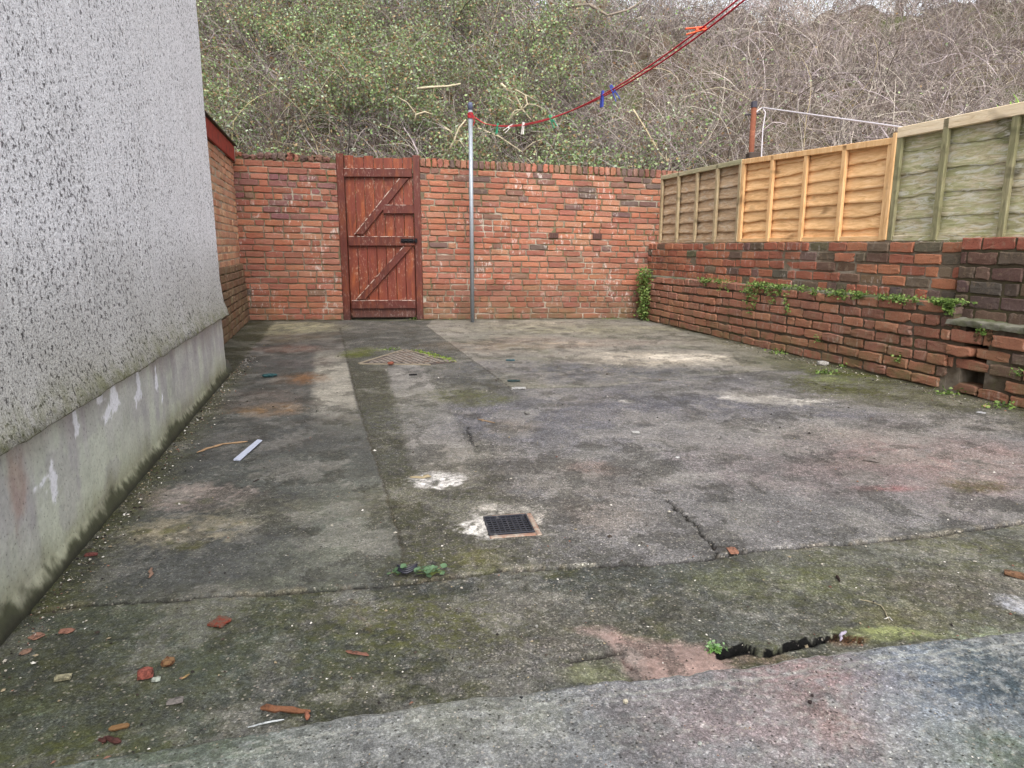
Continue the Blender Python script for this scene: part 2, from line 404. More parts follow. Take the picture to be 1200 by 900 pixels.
class Paint:
    def __init__(s, X, Y, base, grit=.6, wet=.3, moss=.0):
        s.X, s.Y = X, Y; s.c = np.empty(X.shape+(3,)); s.c[:] = base
        s.p = np.empty(X.shape+(3,)); s.p[:] = (grit, wet, moss)
        s.e1 = v1.fbm(X*3.1, Y*3.1, 5, .6)-.5; s.e2 = v2.fbm(X*14, Y*14, 4, .6)-.5; s.e3 = v3.fbm(X*55, Y*55, 3, .6)-.5
    def put(s, m, col=None, grit=None, wet=None, moss=None):
        m = m[..., None]
        if col is not None: s.c = s.c*(1-m)+np.array(col)*m
        for i, q in enumerate((grit, wet, moss)):
            if q is not None: s.p[..., i] = s.p[..., i]*(1-m[..., 0])+q*m[..., 0]
    def blob(s, px, py, rx, ry, a=1.0, k=1.3, soft=.35, rough=.5, rot=0, **kw):
        cx, cy = fl(px, py); rX = rx*math.hypot(cy, CH)/FPX; rY = abs(fl(px, py-ry)[1]-fl(px, py+ry)[1])/2
        dx, dy = s.X-cx, s.Y-cy
        if rot: dx, dy = dx*math.cos(rot)+dy*math.sin(rot), -dx*math.sin(rot)+dy*math.cos(rot)
        d = np.sqrt((dx/rX)**2+(dy/rY)**2)+s.e1*k+s.e2*rough+s.e3*rough*.6
        br_ = np.clip(.78+s.e2*1.6+s.e3*1.5+s.e1*.5, .1, 1.0)
        s.put(np.clip(sst(1+soft, 1-soft, d+s.e3*.9)*a*br_, 0, 1), **kw)
def yard_paint(X, Y):
    P = Paint(X, Y, S(106, 104, 103), .7, .35, .04)
    e1, e2, e3 = P.e1, P.e2, P.e3
    WX = X+e1*.10+e2*.025; WY = Y+e1*.12+e2*.03
    # -- bays of concrete: the strip line along the house side
    sx = interp_line(Y, [(q[1], q[0]) for q in (fl(398, 384), fl(420, 475), fl(475, 650), fl(481, 684))])   # x of the strip line at each Y
    SLX = np.interp(Y, sorted(q[1] for q in (fl(398, 384), fl(420, 475), fl(475, 650))), [q[0] for q in sorted((fl(398, 384), fl(420, 475), fl(475, 650)), key=lambda q: q[1])])
    left = sst(.012, -.012, X-SLX+e2*.01)
    P.put(left, S(77, 78, 76), .45, .55, .08)
    # pale trowelled margin of that bay
    d = SLX-X
    far = sst(3.0, 4.2, Y)*sst(6.2, 5.2, Y)
    P.put(sst(.0, .02, d)*sst(.30, .22, d+e2*.05)*far*1.0, S(150, 146, 134), .2)
    P.put(sst(.0, .02, d)*sst(.35, .15, d+e2*.1)*sst(1.7, 2.0, Y)*sst(2.9, 2.2, Y)*.45, S(112, 112, 100), .15)
    # dark rough bay between strip line and joint, with a smoother pale run in it
    J = [fl(500, 382), fl(549, 419), fl(600, 455)]
    JX = np.interp(Y, [J[2][1], J[1][1], J[0][1]], [J[2][0], J[1][0], J[0][0]])
    mid = (1-left)*sst(.02, -.02, X-JX)*sst(J[2][1]-.5, J[2][1]+.1, Y)
    P.put(mid*.9, S(74, 74, 74), .85, .3, .22)
    dk = (1-left)*sst(.62, .30, X-SLX+e1*.3)*sst(6.2, 4.6, Y)
    P.put(dk*.85, S(68, 66, 62), 1, .25, .32)
    a0, a1 = fl(475, 432), fl(545, 600); cx = a0[0]+(a1[0]-a0[0])*(Y-a0[1])/(a1[1]-a0[1])
    P.put(sst(.17, .11, np.abs(X-cx+e2*.03))*sst(2.3, 3.0, Y)*sst(5.35, 5.2, Y)*1.0*(1-left), S(126, 123, 117), .3, .25, .02)
    # the far bay beyond the curved joint: smoother, cream-stained
    jc = [fl(600, 455), fl(700, 453), fl(790, 444), fl(900, 434), fl(1040, 428)]
    JY = np.interp(X, [q[0] for q in jc], [q[1] for q in jc])
    farb = sst(-.02, .02, X-JX)*sst(-.02, .03, Y-JY+e2*.02)
    P.put(farb, S(128, 124, 115), .4, .4, .05)
    P.put(farb*sst(.45, .6, .5+e1)*.6, S(98, 98, 84))
    P.blob(700, 434, 170, 14, .95, col=S(88, 88, 93), grit=.4)
    P.blob(600, 404, 90, 7, .5, col=S(124, 106, 88)); P.blob(680, 400, 90, 5, .5, col=S(120, 104, 94))
    P.blob(690, 386, 140, 5, .6, col=S(142, 138, 112)); P.blob(620, 379, 60, 3, .6, col=S(168, 160, 140))
    P.blob(760, 421, 84, 8, 1.1, soft=.5, col=S(160, 152, 136), grit=.15, moss=0); P.blob(812, 419, 46, 4, 1.2, soft=.4, col=S(188, 180, 164), grit=.1)
    P.blob(860, 400, 60, 8, .4, col=S(136, 130, 112)); P.blob(600, 395, 30, 2.2, .6, col=S(158, 148, 130))
    P.blob(662, 402, 30, 1.8, .6, col=S(176, 160, 138))
    # bluish gravelly middle
    P.blob(660, 490, 200, 30, .8, col=S(92, 92, 97), grit=.85, moss=0)
    P.blob(850, 474, 190, 22, .8, col=S(86, 86, 92), grit=.9, moss=0)
    P.blob(880, 505, 120, 22, .55, col=S(122, 119, 114), grit=.6, moss=0)
    P.blob(890, 465, 56, 8, .9, col=S(160, 156, 146), k=2, grit=.3); P.blob(955, 469, 22, 3, .9, col=S(188, 184, 174), k=1.6)
    P.blob(850, 466, 14, 2, .8, col=S(196, 192, 184), k=1.6); P.blob(735, 470, 12, 2.2, .7, col=S(170, 166, 158))
    P.blob(770, 520, 120, 30, .35, col=S(116, 114, 114)); P.blob(640, 560, 120, 26, .35, col=S(116, 106, 94))
    P.blob(560, 530, 60, 16, .4, col=S(118, 112, 100)); P.blob(700, 600, 60, 18, .45, col=S(120, 108, 96))
    P.blob(690, 548, 40, 10, .35, col=S(130, 104, 92)); P.blob(600, 500, 30, 8, .5, col=S(132, 122, 106))
    # pink brick-dust area on the right
    P.blob(1060, 545, 170, 38, .6, k=2, soft=.9, col=S(128, 110, 107), grit=.7, moss=0); P.blob(1120, 540, 110, 24, .5, k=2, soft=.9, col=S(146, 122, 114))
    P.blob(1040, 572, 34, 4, .6, soft=.6, col=S(146, 90, 88))
    P.blob(1150, 495, 80, 14, .45, soft=.6, col=S(140, 134, 124)); P.blob(960, 505, 70, 12, .35, soft=.6, col=S(136, 132, 120))
    P.blob(1135, 570, 44, 7, .7, k=2.2, col=S(84, 70, 50), moss=.5); P.blob(1000, 541, 60, 5, .3, k=2.2, col=S(80, 72, 58))
    # moss and muck under the brick wall
    wl = np.abs((X-RA[0])-(Y-RA[1])*rs)
    P.put(sst(.55, .0, wl+e1*.5)*.65*sst(7.6, 6, Y), S(82, 78, 62), .8, .3, .55)
    P.blob(990, 452, 60, 13, 1.3, k=.6, rough=1.5, col=S(46, 46, 32), moss=.8, grit=.9); P.blob(1000, 436, 50, 8, 1.3, k=.6, rough=1.5, col=S(66, 74, 34), moss=1); P.blob(975, 444, 24, 4, 1.3, k=.6, rough=1.6, col=S(120, 132, 66), moss=.4)
    P.blob(1080, 470, 90, 14, .6, k=1.6, col=S(84, 80, 66), moss=.5); P.blob(930, 425, 60, 8, .6, k=1.6, col=S(84, 84, 62), moss=.6)
    # far left: pale foot, rust and damp in front of the outbuilding
    P.blob(330, 384, 66, 7, 1.1, k=.8, col=S(164, 160, 132), grit=.2, moss=.25); P.blob(330, 396, 70, 6, .5, col=S(116, 106, 82))
    P.blob(345, 409, 52, 4.5, .8, k=1.8, col=S(96, 58, 44), wet=.6); P.blob(352, 443, 30, 7, .9, k=1.6, col=S(120, 88, 60))
    P.blob(300, 468, 60, 14, .8, col=S(84, 72, 66), wet=.5); P.blob(318, 480, 40, 8, 1, k=1.6, col=S(122, 98, 70)); P.blob(360, 425, 50, 6, .4, col=S(96, 88, 88), wet=.6)
    P.blob(330, 478, 30, 9, .45, k=1.4, col=S(108, 84, 66))
    P.blob(290, 520, 80, 26, .6, col=S(80, 80, 80), wet=.6, grit=.4); P.blob(350, 555, 100, 26, .5, col=S(80, 84, 78), wet=.5)
    # the two pale worn patches with dimples
    P.blob(225, 583, 72, 15, 1.1, k=.7, soft=.3, col=S(142, 130, 122), grit=.15, moss=.05); P.blob(215, 622, 70, 18, 1.1, k=.7, soft=.3, col=S(140, 132, 112), grit=.15, moss=.05)
    for q in ((212, 590, 8, 2), (242, 588, 9, 3), (165, 623, 14, 3), (200, 622, 12, 5), (222, 640, 18, 6), (196, 636, 10, 3), (250, 620, 7, 3), (218, 615, 8, 3)):
        P.blob(*q, .8, k=.6, soft=.5, rough=.3, col=S(88, 84, 60), moss=.6)
    P.blob(320, 600, 60, 18, .4, col=S(116, 112, 90)); P.blob(420, 600, 60, 40, .35, col=S(96, 104, 92), grit=.15)
    P.blob(395, 655, 90, 26, .4, col=S(108, 110, 96), grit=.2); P.blob(330, 690, 90, 14, .35, col=S(96, 100, 78))
    # moss near the manhole
    P.blob(420, 413, 24, 6, .9, k=1.8, col=S(84, 92, 44), moss=1); P.blob(470, 480, 60, 26, .3, k=2, moss=.8); P.blob(555, 466, 50, 9, .6, k=2, moss=.9, col=S(84, 84, 60))
    P.blob(510, 650, 70, 22, .45, k=2, moss=.8); P.blob(450, 590, 50, 30, .4, k=2, col=S(90, 82, 64), moss=.3); P.blob(560, 652, 40, 14, .5, k=1.8, col=S(110, 104, 70), moss=.8)
    # wall-foot muck along the house
    hw = (X-HA[0])-(Y-HA[1])*lslope
    P.put(sst(.22, .02, hw+e1*.16+e2*.05)*.7*sst(5.2, 4.8, Y), S(66, 66, 50), .8, .3, .6)
    P.put(sst(.42, .0, hw+e1*.3)*.5*sst(1.9, 1.2, Y), S(84, 92, 56), .7, .3, .8)
    # white plaster dust: round the gully and a splash above it
    P.blob(590, 612, 46, 17, .55, k=1.8, soft=.6, col=S(158, 150, 138), grit=.3, moss=0)
    P.blob(569, 616, 30, 16, 1.2, k=1.6, soft=.4, rough=1.3, col=S(226, 222, 214), grit=.2, moss=0)
    P.blob(624, 606, 16, 10, .8, k=1.6, soft=.5, rough=1.3, col=S(190, 182, 170), grit=.2, moss=0)
    P.blob(596, 597, 44, 7, 1.1, k=1.6, soft=.5, rough=1.3, col=S(206, 200, 188), grit=.2, moss=0)
    P.blob(517, 565, 25, 7, 1.3, k=1.8, soft=.3, rough=1.4, col=S(236, 232, 226), grit=.2, moss=0)
    P.blob(600, 590, 60, 16, .3, k=1.6, col=S(150, 142, 128)); P.blob(608, 670, 10, 3, .8, k=1.6, rough=.9, col=S(196, 194, 180)); P.blob(690, 661, 16, 2, .8, k=1.6, rough=.9, col=S(200, 196, 180))
    # ---- the near bay between the long crack and the front slab
    C1 = [fl(*p) for p in ((0, 722), (100, 708), (200, 702), (330, 693), (400, 688), (480, 682), (520, 677), (580, 669), (640, 665), (700, 661), (760, 660), (830, 654), (880, 645), (940, 640), (1000, 636), (1100, 626), (1200, 612), (1500, 590))]
    C1 = [(-3, C1[0][1]-.1)]+C1+[(6, 2.6)]
    CY = np.interp(X, [q[0] for q in C1], [q[1] for q in C1])
    near = sst(.008, -.008, Y-CY+e3*.02)
    P.put(near, S(70, 72, 70), .85, .4, .12)
    P.put(near*sst(.3, 1.1, X)*.75, S(104, 103, 96), .6, .3, .22)
    P.put(near*sst(.46, .62, .5+e1+e2*.6)*.55, S(70, 71, 60), .95, .3, .45)
    P.put(near*sst(-.45, -.7, X)*.5, S(78, 84, 70), .5, .4, .35)
    P.blob(470, 735, 100, 36, .9, k=1.6, col=S(60, 59, 50), grit=1, moss=.7) if True else None
    P.blob(330, 760, 120, 34, .4, k=1.4, col=S(76, 84, 74), grit=.4, moss=.3); P.blob(250, 700, 80, 16, .3, col=S(104, 100, 84))
    P.blob(30, 826, 36, 12, .6, k=1, col=S(104, 116, 84), grit=.2, moss=.2); P.blob(70, 880, 90, 24, .5, k=1.4, col=S(70, 78, 46), moss=.9)
    P.blob(700, 720, 110, 30, .35, k=1.6, col=S(100, 94, 80)); P.blob(640, 770, 60, 22, .4, k=1.4, col=S(96, 88, 84)); P.blob(930, 680, 90, 18, .4, k=1.8, col=S(96, 100, 70), moss=.7)
    P.blob(1060, 640, 60, 14, .4, col=S(110, 112, 102), moss=0); P.blob(1130, 622, 70, 5, .6, k=.8, col=S(104, 110, 104), grit=.1, moss=0, wet=.5)
    P.blob(1130, 640, 70, 10, .6, k=2, col=S(62, 60, 38), moss=.6, grit=.9)
    P.blob(1120, 690, 110, 26, .45, k=1.5, col=S(128, 118, 108), moss=0); P.blob(1190, 708, 20, 12, .9, k=.8, col=S(168, 170, 176), grit=.1, wet=.8, moss=0)
    P.blob(1050, 722, 60, 18, .5, k=1.2, col=S(118, 112, 88)); P.blob(1040, 742, 60, 9, .9, k=1, col=S(128, 134, 90), grit=.2, moss=.2)
    P.blob(722, 786, 52, 15, .85, k=.8, col=S(122, 124, 98), grit=.25, moss=.25)
    P.blob(880, 768, 70, 9, .8, k=1, col=S(104, 90, 80), moss=.2); P.blob(1190, 755, 60, 18, .8, k=1, col=S(150, 162, 136), grit=.1)
    # wet pink pool-like mortar patch (a polygon with soft edges)
    poly = [fl(*p) for p in ((694, 736), (760, 746), (832, 756), (852, 770), (868, 784), (770, 800), (744, 796), (724, 774), (716, 756))]
    inside = np.zeros(X.shape, bool); px_, py_ = X+e2*.02, Y+e2*.02; j = len(poly)-1
    for i in range(len(poly)):
        xi, yi = poly[i]; xj, yj = poly[j]
        inside ^= ((yi > py_) != (yj > py_)) & (px_ < (xj-xi)*(py_-yi)/(yj-yi+1e-12)+xi); j = i
    dd = polydist(px_, py_, poly+[poly[0]]); sg = np.where(inside, -dd, dd)
    pink = sst(.018, -.018, sg+e3*.03)
    P.put(pink, S(138, 118, 110), .06, .55, 0)
    P.blob(700, 738, 26, 6, .5, k=1.2, col=S(128, 106, 100), grit=.2)
    # contact shadow and grime painted into the floor colour along the wall feet
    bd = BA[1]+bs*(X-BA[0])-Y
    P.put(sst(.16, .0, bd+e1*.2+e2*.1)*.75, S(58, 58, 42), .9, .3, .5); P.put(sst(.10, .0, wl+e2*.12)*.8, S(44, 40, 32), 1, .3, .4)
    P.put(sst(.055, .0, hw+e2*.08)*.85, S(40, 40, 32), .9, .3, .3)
    # crisp-edged weathering: pale residue, dark damp, tide lines
    q1 = v4.fbm(X*5+3, Y*5+8, 6, .62); q2 = v3.fbm(X*9+30, Y*7+2, 6, .65); q3 = v2.fbm(X*2.2+11, Y*2.2+4, 6, .6)
    P.put(sst(.56, .585, q1)*.34, S(132, 129, 122), .3); P.put(sst(.565, .59, q2)*.5, S(56, 56, 52), .9, .6)
    P.put(sst(.55, .57, q3)*.22, S(70, 71, 70)); P.put(sst(.012, .003, np.abs(q3-.47))*.22, S(140, 136, 126))
    P.put(sst(.40, .385, q3)*.25, S(122, 118, 112))
    # ---- joints and cracks
    h = (v1.fbm(X*1.2, Y*1.2, 3)-.5)*.012+e2*.0035+e3*.0012
    h -= pink*.004
    def crack(pts, w_, dep, col=S(34, 30, 24), a=.9, wob=1.0, cw=1.0):
        nonlocal h
        d = polydist(X+(e2*.035+e3*.022)*wob, Y+(e2*.035+e3*.022)*wob, pts); m = sst(w_, w_*.35, d+np.abs(e2)*.012)
        P.put((m if cw == 1 else sst(w_*cw*1.15, w_*cw*.85, d+e3*.02))*a, col, .5, .2, .0); h = h-m*dep; return d
    P.put(sst(.035, .008, polydist(X, Y, C1)+e2*.04)*.35*sst(.47, .62, .5+e1+e3*.6), S(118, 108, 88), .9)
    d = crack(C1, .0125, .016, S(14, 12, 10), a=1, wob=.9)
    sl = [(SLX[i, 0], Y[i, 0]) for i in range(0, Y.shape[0], max(1, Y.shape[0]//60)) if Y[i, 0] > C1[8][1]-.0 and Y[i, 0] < 8.2]
    if len(sl) > 1: crack(sl, .009, .004, S(60, 54, 38), .65, .5)
    crack([J[0], J[1], J[2]], .010, .004, S(58, 54, 46), .7, .4); crack(jc, .014, .003, S(66, 64, 58), .5)
    crack([fl(780, 585), fl(812, 612), fl(832, 636), fl(842, 652)], .010, .010, S(26, 24, 20), 1)
    crack([fl(700, 560), fl(730, 580), fl(780, 585)], .006, .002, S(60, 56, 50), .35)
    crack([fl(835, 640), fl(850, 640), fl(872, 646)], .008, .005)
    crack([fl(410, 700), fl(424, 722), fl(436, 740)], .006, .002, S(96, 84, 56), .5)
    crack([fl(590, 470), fl(620, 476), fl(636, 480)], .008, .002, S(56, 54, 50), .4)
    crack([fl(548, 500), fl(553, 521), fl(557, 524)], .012, .006, S(28, 26, 26), .8)
    crack([fl(672, 772), fl(700, 768), fl(724, 762)], .014, .016, S(22, 20, 16), 1, .6)
    crack([fl(684, 754), fl(710, 756), fl(722, 762), fl(735, 778), fl(754, 792)], .004, .006, S(64, 44, 38), .8, .5)
    # the broken gap in front of the weed: the slab behind stands over it
    gap = [fl(842, 766), fl(870, 758), fl(900, 762), fl(940, 752), (fl(980, 746)), fl(1006, 748)]
    d = crack(gap, .0085, .035, S(3, 3, 2), 1, .8, 1.2)
    low = sst(0, .01, np.interp(X, [g[0] for g in gap], [g[1] for g in gap])-Y)*sst(gap[0][0]-.03, gap[0][0]+.03, X)*sst(gap[-1][0]+.06, gap[-1][0]-.02, X)
    h = h-low*.008
    P.blob(995, 749, 22, 5, .9, k=1.2, col=S(92, 66, 44), grit=.9, moss=0)
    # recess of the gully
    gq = [fl(*q) for q in ((562, 606), (609, 602), (624, 623), (594, 629))]
    cx = sum(q[0] for q in gq)/4; cy = sum(q[1] for q in gq)/4
    return P, h
ys = [0.72]
while ys[-1] < 8.95: ys.append(ys[-1]+.0032+.00235*max(0, ys[-1]-.9)*1.0)
ys = np.array(ys); xs = np.concatenate([np.arange(-3.6, -1.5, .011), np.arange(-1.5, 2.0, .0065), np.arange(2.0, 3.6, .011)])
X, Y = np.meshgrid(xs, ys)
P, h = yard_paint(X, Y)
# grate hole
GC = Vector((-.012, 2.105, 0)); GA = math.atan2(.022, .126)+.0; GS = .074
ga = Vector((math.cos(GA), math.sin(GA))); gb = Vector((-.04, .13)).normalized()
U_ = (X-GC.x)*ga.x+(Y-GC.y)*ga.y; W_ = -(X-GC.x)*ga.y+(Y-GC.y)*ga.x
V0 = np.stack([X, Y, h], -1).reshape(-1, 3); F0 = grid_faces(len(ys), len(xs))
hole = ((np.abs(U_) < GS-.004) & (np.abs(W_) < GS-.004)).reshape(-1)
F0 = F0[~hole[F0].any(1)]
# outline of the front slab (its worn back edge)
FS = [fl(*p, .012) for p in ((0, 907), (60, 893), (200, 872), (390, 841), (470, 829), (540, 818), (600, 812), (650, 803), (690, 796), (760, 793), (810, 787), (867, 780), (940, 768), (1000, 762), (1077, 751), (1200, 738))]
FS = [(-3.6, FS[0][1]-.55)]+FS+[(3.6, FS[-1][1]+.45)]
def fsy(x):
    b = np.interp(x, [q[0] for q in FS], [q[1] for q in FS])
    return b+(v2.fbm(x*9, x*0+3, 4, .65)-.5)*.022+(v3.fbm(x*40, x*0+1, 2)-.5)*.012
keep = (V0[F0[:, 0], 1] > fsy(V0[F0[:, 0], 0])-.03) | (np.abs(V0[F0[:, 0], 0]) > 3)
F0 = F0[keep]
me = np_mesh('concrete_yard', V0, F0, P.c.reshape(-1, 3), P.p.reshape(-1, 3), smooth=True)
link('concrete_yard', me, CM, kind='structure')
# front slab
tv = np.concatenate([np.linspace(0, 1, 190)])
xs = np.arange(-2.2, 3.4, .0065); T, X = np.meshgrid(tv, xs, indexing='ij')
EY = fsy(X); Y0 = -.9; Y = EY-(EY-Y0)*(T**1.7)
P = Paint(X, Y, S(101, 103, 104), .5, .4, .02); e1, e2, e3 = P.e1, P.e2, P.e3
P.put(sst(.45, .6, .5+e1)*.4, S(112, 112, 108)); P.put(sst(-.2, -.6, X)*.7, S(92, 100, 90), .3, .4, .08)
P.blob(560, 850, 90, 40, .5, k=1.6, col=S(122, 124, 110), moss=.1); P.blob(150, 885, 160, 18, .5, k=1.4, col=S(84, 94, 78), moss=.3)
P.blob(960, 800, 100, 36, .7, k=1.2, soft=.6, col=S(136, 110, 108)); P.blob(900, 860, 140, 44, .55, k=1.2, soft=.6, col=S(128, 110, 110)); P.blob(985, 850, 40, 34, .45, k=1.4, soft=.8, col=S(132, 106, 98))
P.blob(820, 830, 90, 34, .4, soft=.6, col=S(118, 110, 110)); P.blob(1110, 820, 90, 70, .8, k=1.0, soft=.7, col=S(88, 98, 110)); P.blob(1180, 800, 80, 60, .95, k=1.0, soft=.7, col=S(52, 64, 70), wet=.7)
P.blob(1170, 890, 70, 40, .6, k=1.4, soft=.5, col=S(78, 92, 74), moss=.35); P.blob(1060, 850, 60, 60, .5, k=1.6, soft=.6, rough=.9, col=S(132, 136, 138)); P.blob(1060, 780, 60, 20, .4, soft=.6, col=S(110, 116, 124))
# scuff lines along the edge
dE = EY-Y
for off, wd, a in ((.0, .012, .75), (.055, .006, .5), (.075, .004, .35)):
    P.put(sst(wd, wd*.3, np.abs(dE-off+e2*.018))*a*sst(.36, .50, .5+e1+e2*.5), S(146, 148, 140), .3)
P.put(sst(.60, .74, v4.fbm(X*60+Y*30, Y*90, 3)+e1*.25)*.4, S(146, 148, 146), .1)
P.put(sst(.62, .74, v4.fbm(X*70+9, Y*110, 3)+e1*.2)*.35, S(144, 146, 138), .1)
lip = sst(0, .018, dE)
hz_ = .017+(v1.fbm(X*1.5, Y*1.5, 3)-.5)*.01+e2*.0012+e3*.0006-(1-lip)*.010
Z = hz_.copy(); Z[0] = -.02
me = np_mesh('front_slab', np.stack([X, Y, Z], -1).reshape(-1, 3), grid_faces(*X.shape)[:, ::-1], P.c.reshape(-1, 3), P.p.reshape(-1, 3), smooth=True)
link('front_slab', me, CM, kind='structure')

# ================================================================== rendered house, left
hs_ = empty('rendered_house', (HB[0], HB[1], 0), label='grey-white roughcast house side wall above a smooth stained cement plinth', cat='house')
# roughcast face with flared bell-cast foot
m, nt, b = mat('roughcast', .9, .2); n = N(nt)
big = n.noise(1.6, 4, .6); z = n.sep(n.geo.outputs['Position'])[2]
st = n.noise(95, 3, .6); vd = n.voro(85)
gcol = n.mix(n.ramp(n.noise(210, 2, .6), [(.35, 0.), (.65, 1.)]), S4(214, 213, 218), S4(250, 249, 252))
pit = n.ramp(n.math('ADD', n.noise(62, 4, .74), n.math('MULTIPLY', n.math('SUBTRACT', big, .5), .12)), [(.39, 1.), (.45, 0.)])
pit2 = n.ramp(n.noise(170, 3, .7), [(.38, 1.), (.46, 0.)])
c = n.mix(n.math('MULTIPLY', pit, .9), gcol, S4(64, 60, 64)); c = n.mix(n.math('MULTIPLY', pit2, .75), c, S4(96, 92, 94))
# damp green-grey foot
foot = n.math('ADD', n.ramp(z, [(.45, 1.), (1.0, 0.)]), n.math('MULTIPLY', n.math('SUBTRACT', n.noise(2.2, 4, .6), .5), .6), True)
c = n.mix(n.math('MULTIPLY', foot, .85), c, n.mix(1.0, c, S4(158, 156, 140), 'MULTIPLY'))
c = n.mix(n.math('MULTIPLY', n.ramp(z, [(.43, .8), (.56, 0.)]), n.ramp(n.noise(14, 4, .7), [(.4, 0.), (.65, 1.)])), c, S4(104, 106, 66))
n.L(c, b.inputs['Base Color'])
hh = n.math('ADD', n.math('MULTIPLY', st, 1.0), n.math('MULTIPLY', n.noise(240, 3, .6), .5)); n.L(n.bump(hh, .6, .009), b.inputs['Normal'])
RC = m
prof = [(-.02, .432), (.052, .43), (.055, .436), (.046, .47), (.032, .52), (.020, .59), (.013, .68), (.010, .8)]+[(.010, q) for q in np.linspace(1.0, 6.0, 26)]
A = np.arange(0, FH.len+.001, .02); D = np.array([p[0] for p in prof]); ZZ = np.array([p[1] for p in prof])
AA, DD = np.meshgrid(A, D); _, Z2 = np.meshgrid(A, ZZ)
wob = (v1.fbm(AA*2, Z2*2, 4)-.5)*.012+(v2.fbm(AA*30, Z2*30, 3)-.5)*.010
DD = DD+wob*(Z2 > .431); Z2 = Z2+np.where(Z2 < .45, (v2.fbm(AA*10, Z2*0, 4)-.5)*.018, 0)
# the far end of the sheet turns the corner
V = FH.warr(AA, DD, Z2)
F = grid_faces(*AA.shape)
# return face at the corner, going back from the yard
retA = np.arange(0, 4.0, .25); RV = []; RF = []
cor = V[:, -1, :]
ret = np.stack([cor+np.array([-q, -q*lslope*.0, 0])*1.0 for q in retA], 1)
ret[:, 0, :] = cor
V_ = np.concatenate([V.reshape(-1, 3), ret.reshape(-1, 3)]); F_ = np.concatenate([F, grid_faces(*ret.shape[:2])+V.shape[0]*V.shape[1]])
link('roughcast', np_mesh('roughcast', V_, F_, smooth=True), RC, hs_)
# plinth
A = np.arange(0, FH.len-.004, .008); ZZ = np.arange(-.02, .445, .0065); AA, ZM = np.meshgrid(A, ZZ)
e1 = v1.fbm(AA*3, ZM*3, 5, .6)-.5; e2 = v2.fbm(AA*16, ZM*10, 4, .6)-.5; st_ = v3.fbm(AA*9, ZM*1.3+5, 4, .6)-.5; e3 = v4.fbm(AA*60, ZM*60, 3)-.5
C = np.empty(AA.shape+(3,)); C[:] = S(190, 190, 184)
def pc(mk, col):
    global C
    mk = mk[..., None]; C = C*(1-mk)+np.array(col)*mk
pc(sst(.45, .62, .5+st_+e1*.5)*.6, S(162, 158, 162)); pc(sst(.46, .64, .5-st_+e1*.6)*.5, S(192, 198, 180))
pc(sst(.28, .43, ZM+e1*.25+st_*.25)*.65, S(166, 158, 152)); pc(sst(.30, .05, ZM+e1*.15)*.55, S(182, 186, 162))
pc(sst(.5, .6, .5+v4.fbm(AA*5+30, ZM*8, 4, .6)-.5)*.35, S(158, 152, 158))
pc(sst(.16, .03, ZM+e1*.12+e2*.05)*.7, S(132, 130, 100))
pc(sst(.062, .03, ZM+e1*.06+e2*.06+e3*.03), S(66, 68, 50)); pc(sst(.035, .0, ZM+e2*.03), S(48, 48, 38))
for (px, py, rw, rh) in ((60, 564, .035, .06), (52, 560, .05, .018), (88, 496, .015, .045), (133, 467, .035, .035), (162, 448, .016, .05), (115, 468, .03, .014), (190, 466, .018, .03), (183, 440, .012, .05)):
    a_, z_ = FH.s_at(px, py)
    dx = (AA-a_)/rw; dz = (ZM-z_)/rh
    d = np.sqrt((dx*(1+.5*np.clip(dz, -1, 1))-.3*dz)**2+dz**2)+e1*2.4+e2*2.6+e3*1.2
    pc(sst(1.2, .85, d)*.9, S(240, 240, 246))
hx, hz2 = FH.s_at(20, 575); pc(sst(1.3, .4, np.hypot((AA-hx)/.06, (ZM-hz2)/.1)+e2*2)*.4, S(156, 112, 84))
DD = .0+(v1.fbm(AA*1.5, ZM*2, 3)-.5)*.012+e2*.004+.02*sst(.06, .0, ZM)
m, nt, b = mat('plinth_cement', .75, .3); n = N(nt)
c = n.mix(1.0, n.attr(), n.ramp(n.noise(60, 5, .7), [(.25, .78), (.5, 1.), (.8, 1.2)]), 'MULTIPLY')
c = n.mix(1.0, c, n.ramp(n.noise(6, 4, .6), [(.25, .8), (.5, 1.), (.8, 1.18)]), 'MULTIPLY')
c = n.mix(n.ramp(n.noise(120, 2), [(.3, .5), (.36, 0.)]), c, S4(70, 68, 60))
n.L(c, b.inputs['Base Color']); n.L(n.bump(n.noise(50, 5, .65), .35, .005), b.inputs['Normal'])
V = FH.warr(AA, DD, ZM); cor = V[:, -1, :]; ret = np.stack([cor+np.array([-q, 0, 0]) for q in (0, .5, 4)], 1)
V_ = np.concatenate([V.reshape(-1, 3), ret.reshape(-1, 3)]); F_ = np.concatenate([grid_faces(*AA.shape), grid_faces(*ret.shape[:2])+AA.size])
C_ = np.concatenate([C.reshape(-1, 3), np.full((ret.shape[0]*3, 3), s2l(120))])
link('plinth', np_mesh('plinth', V_, F_, C_, smooth=True), m, hs_)

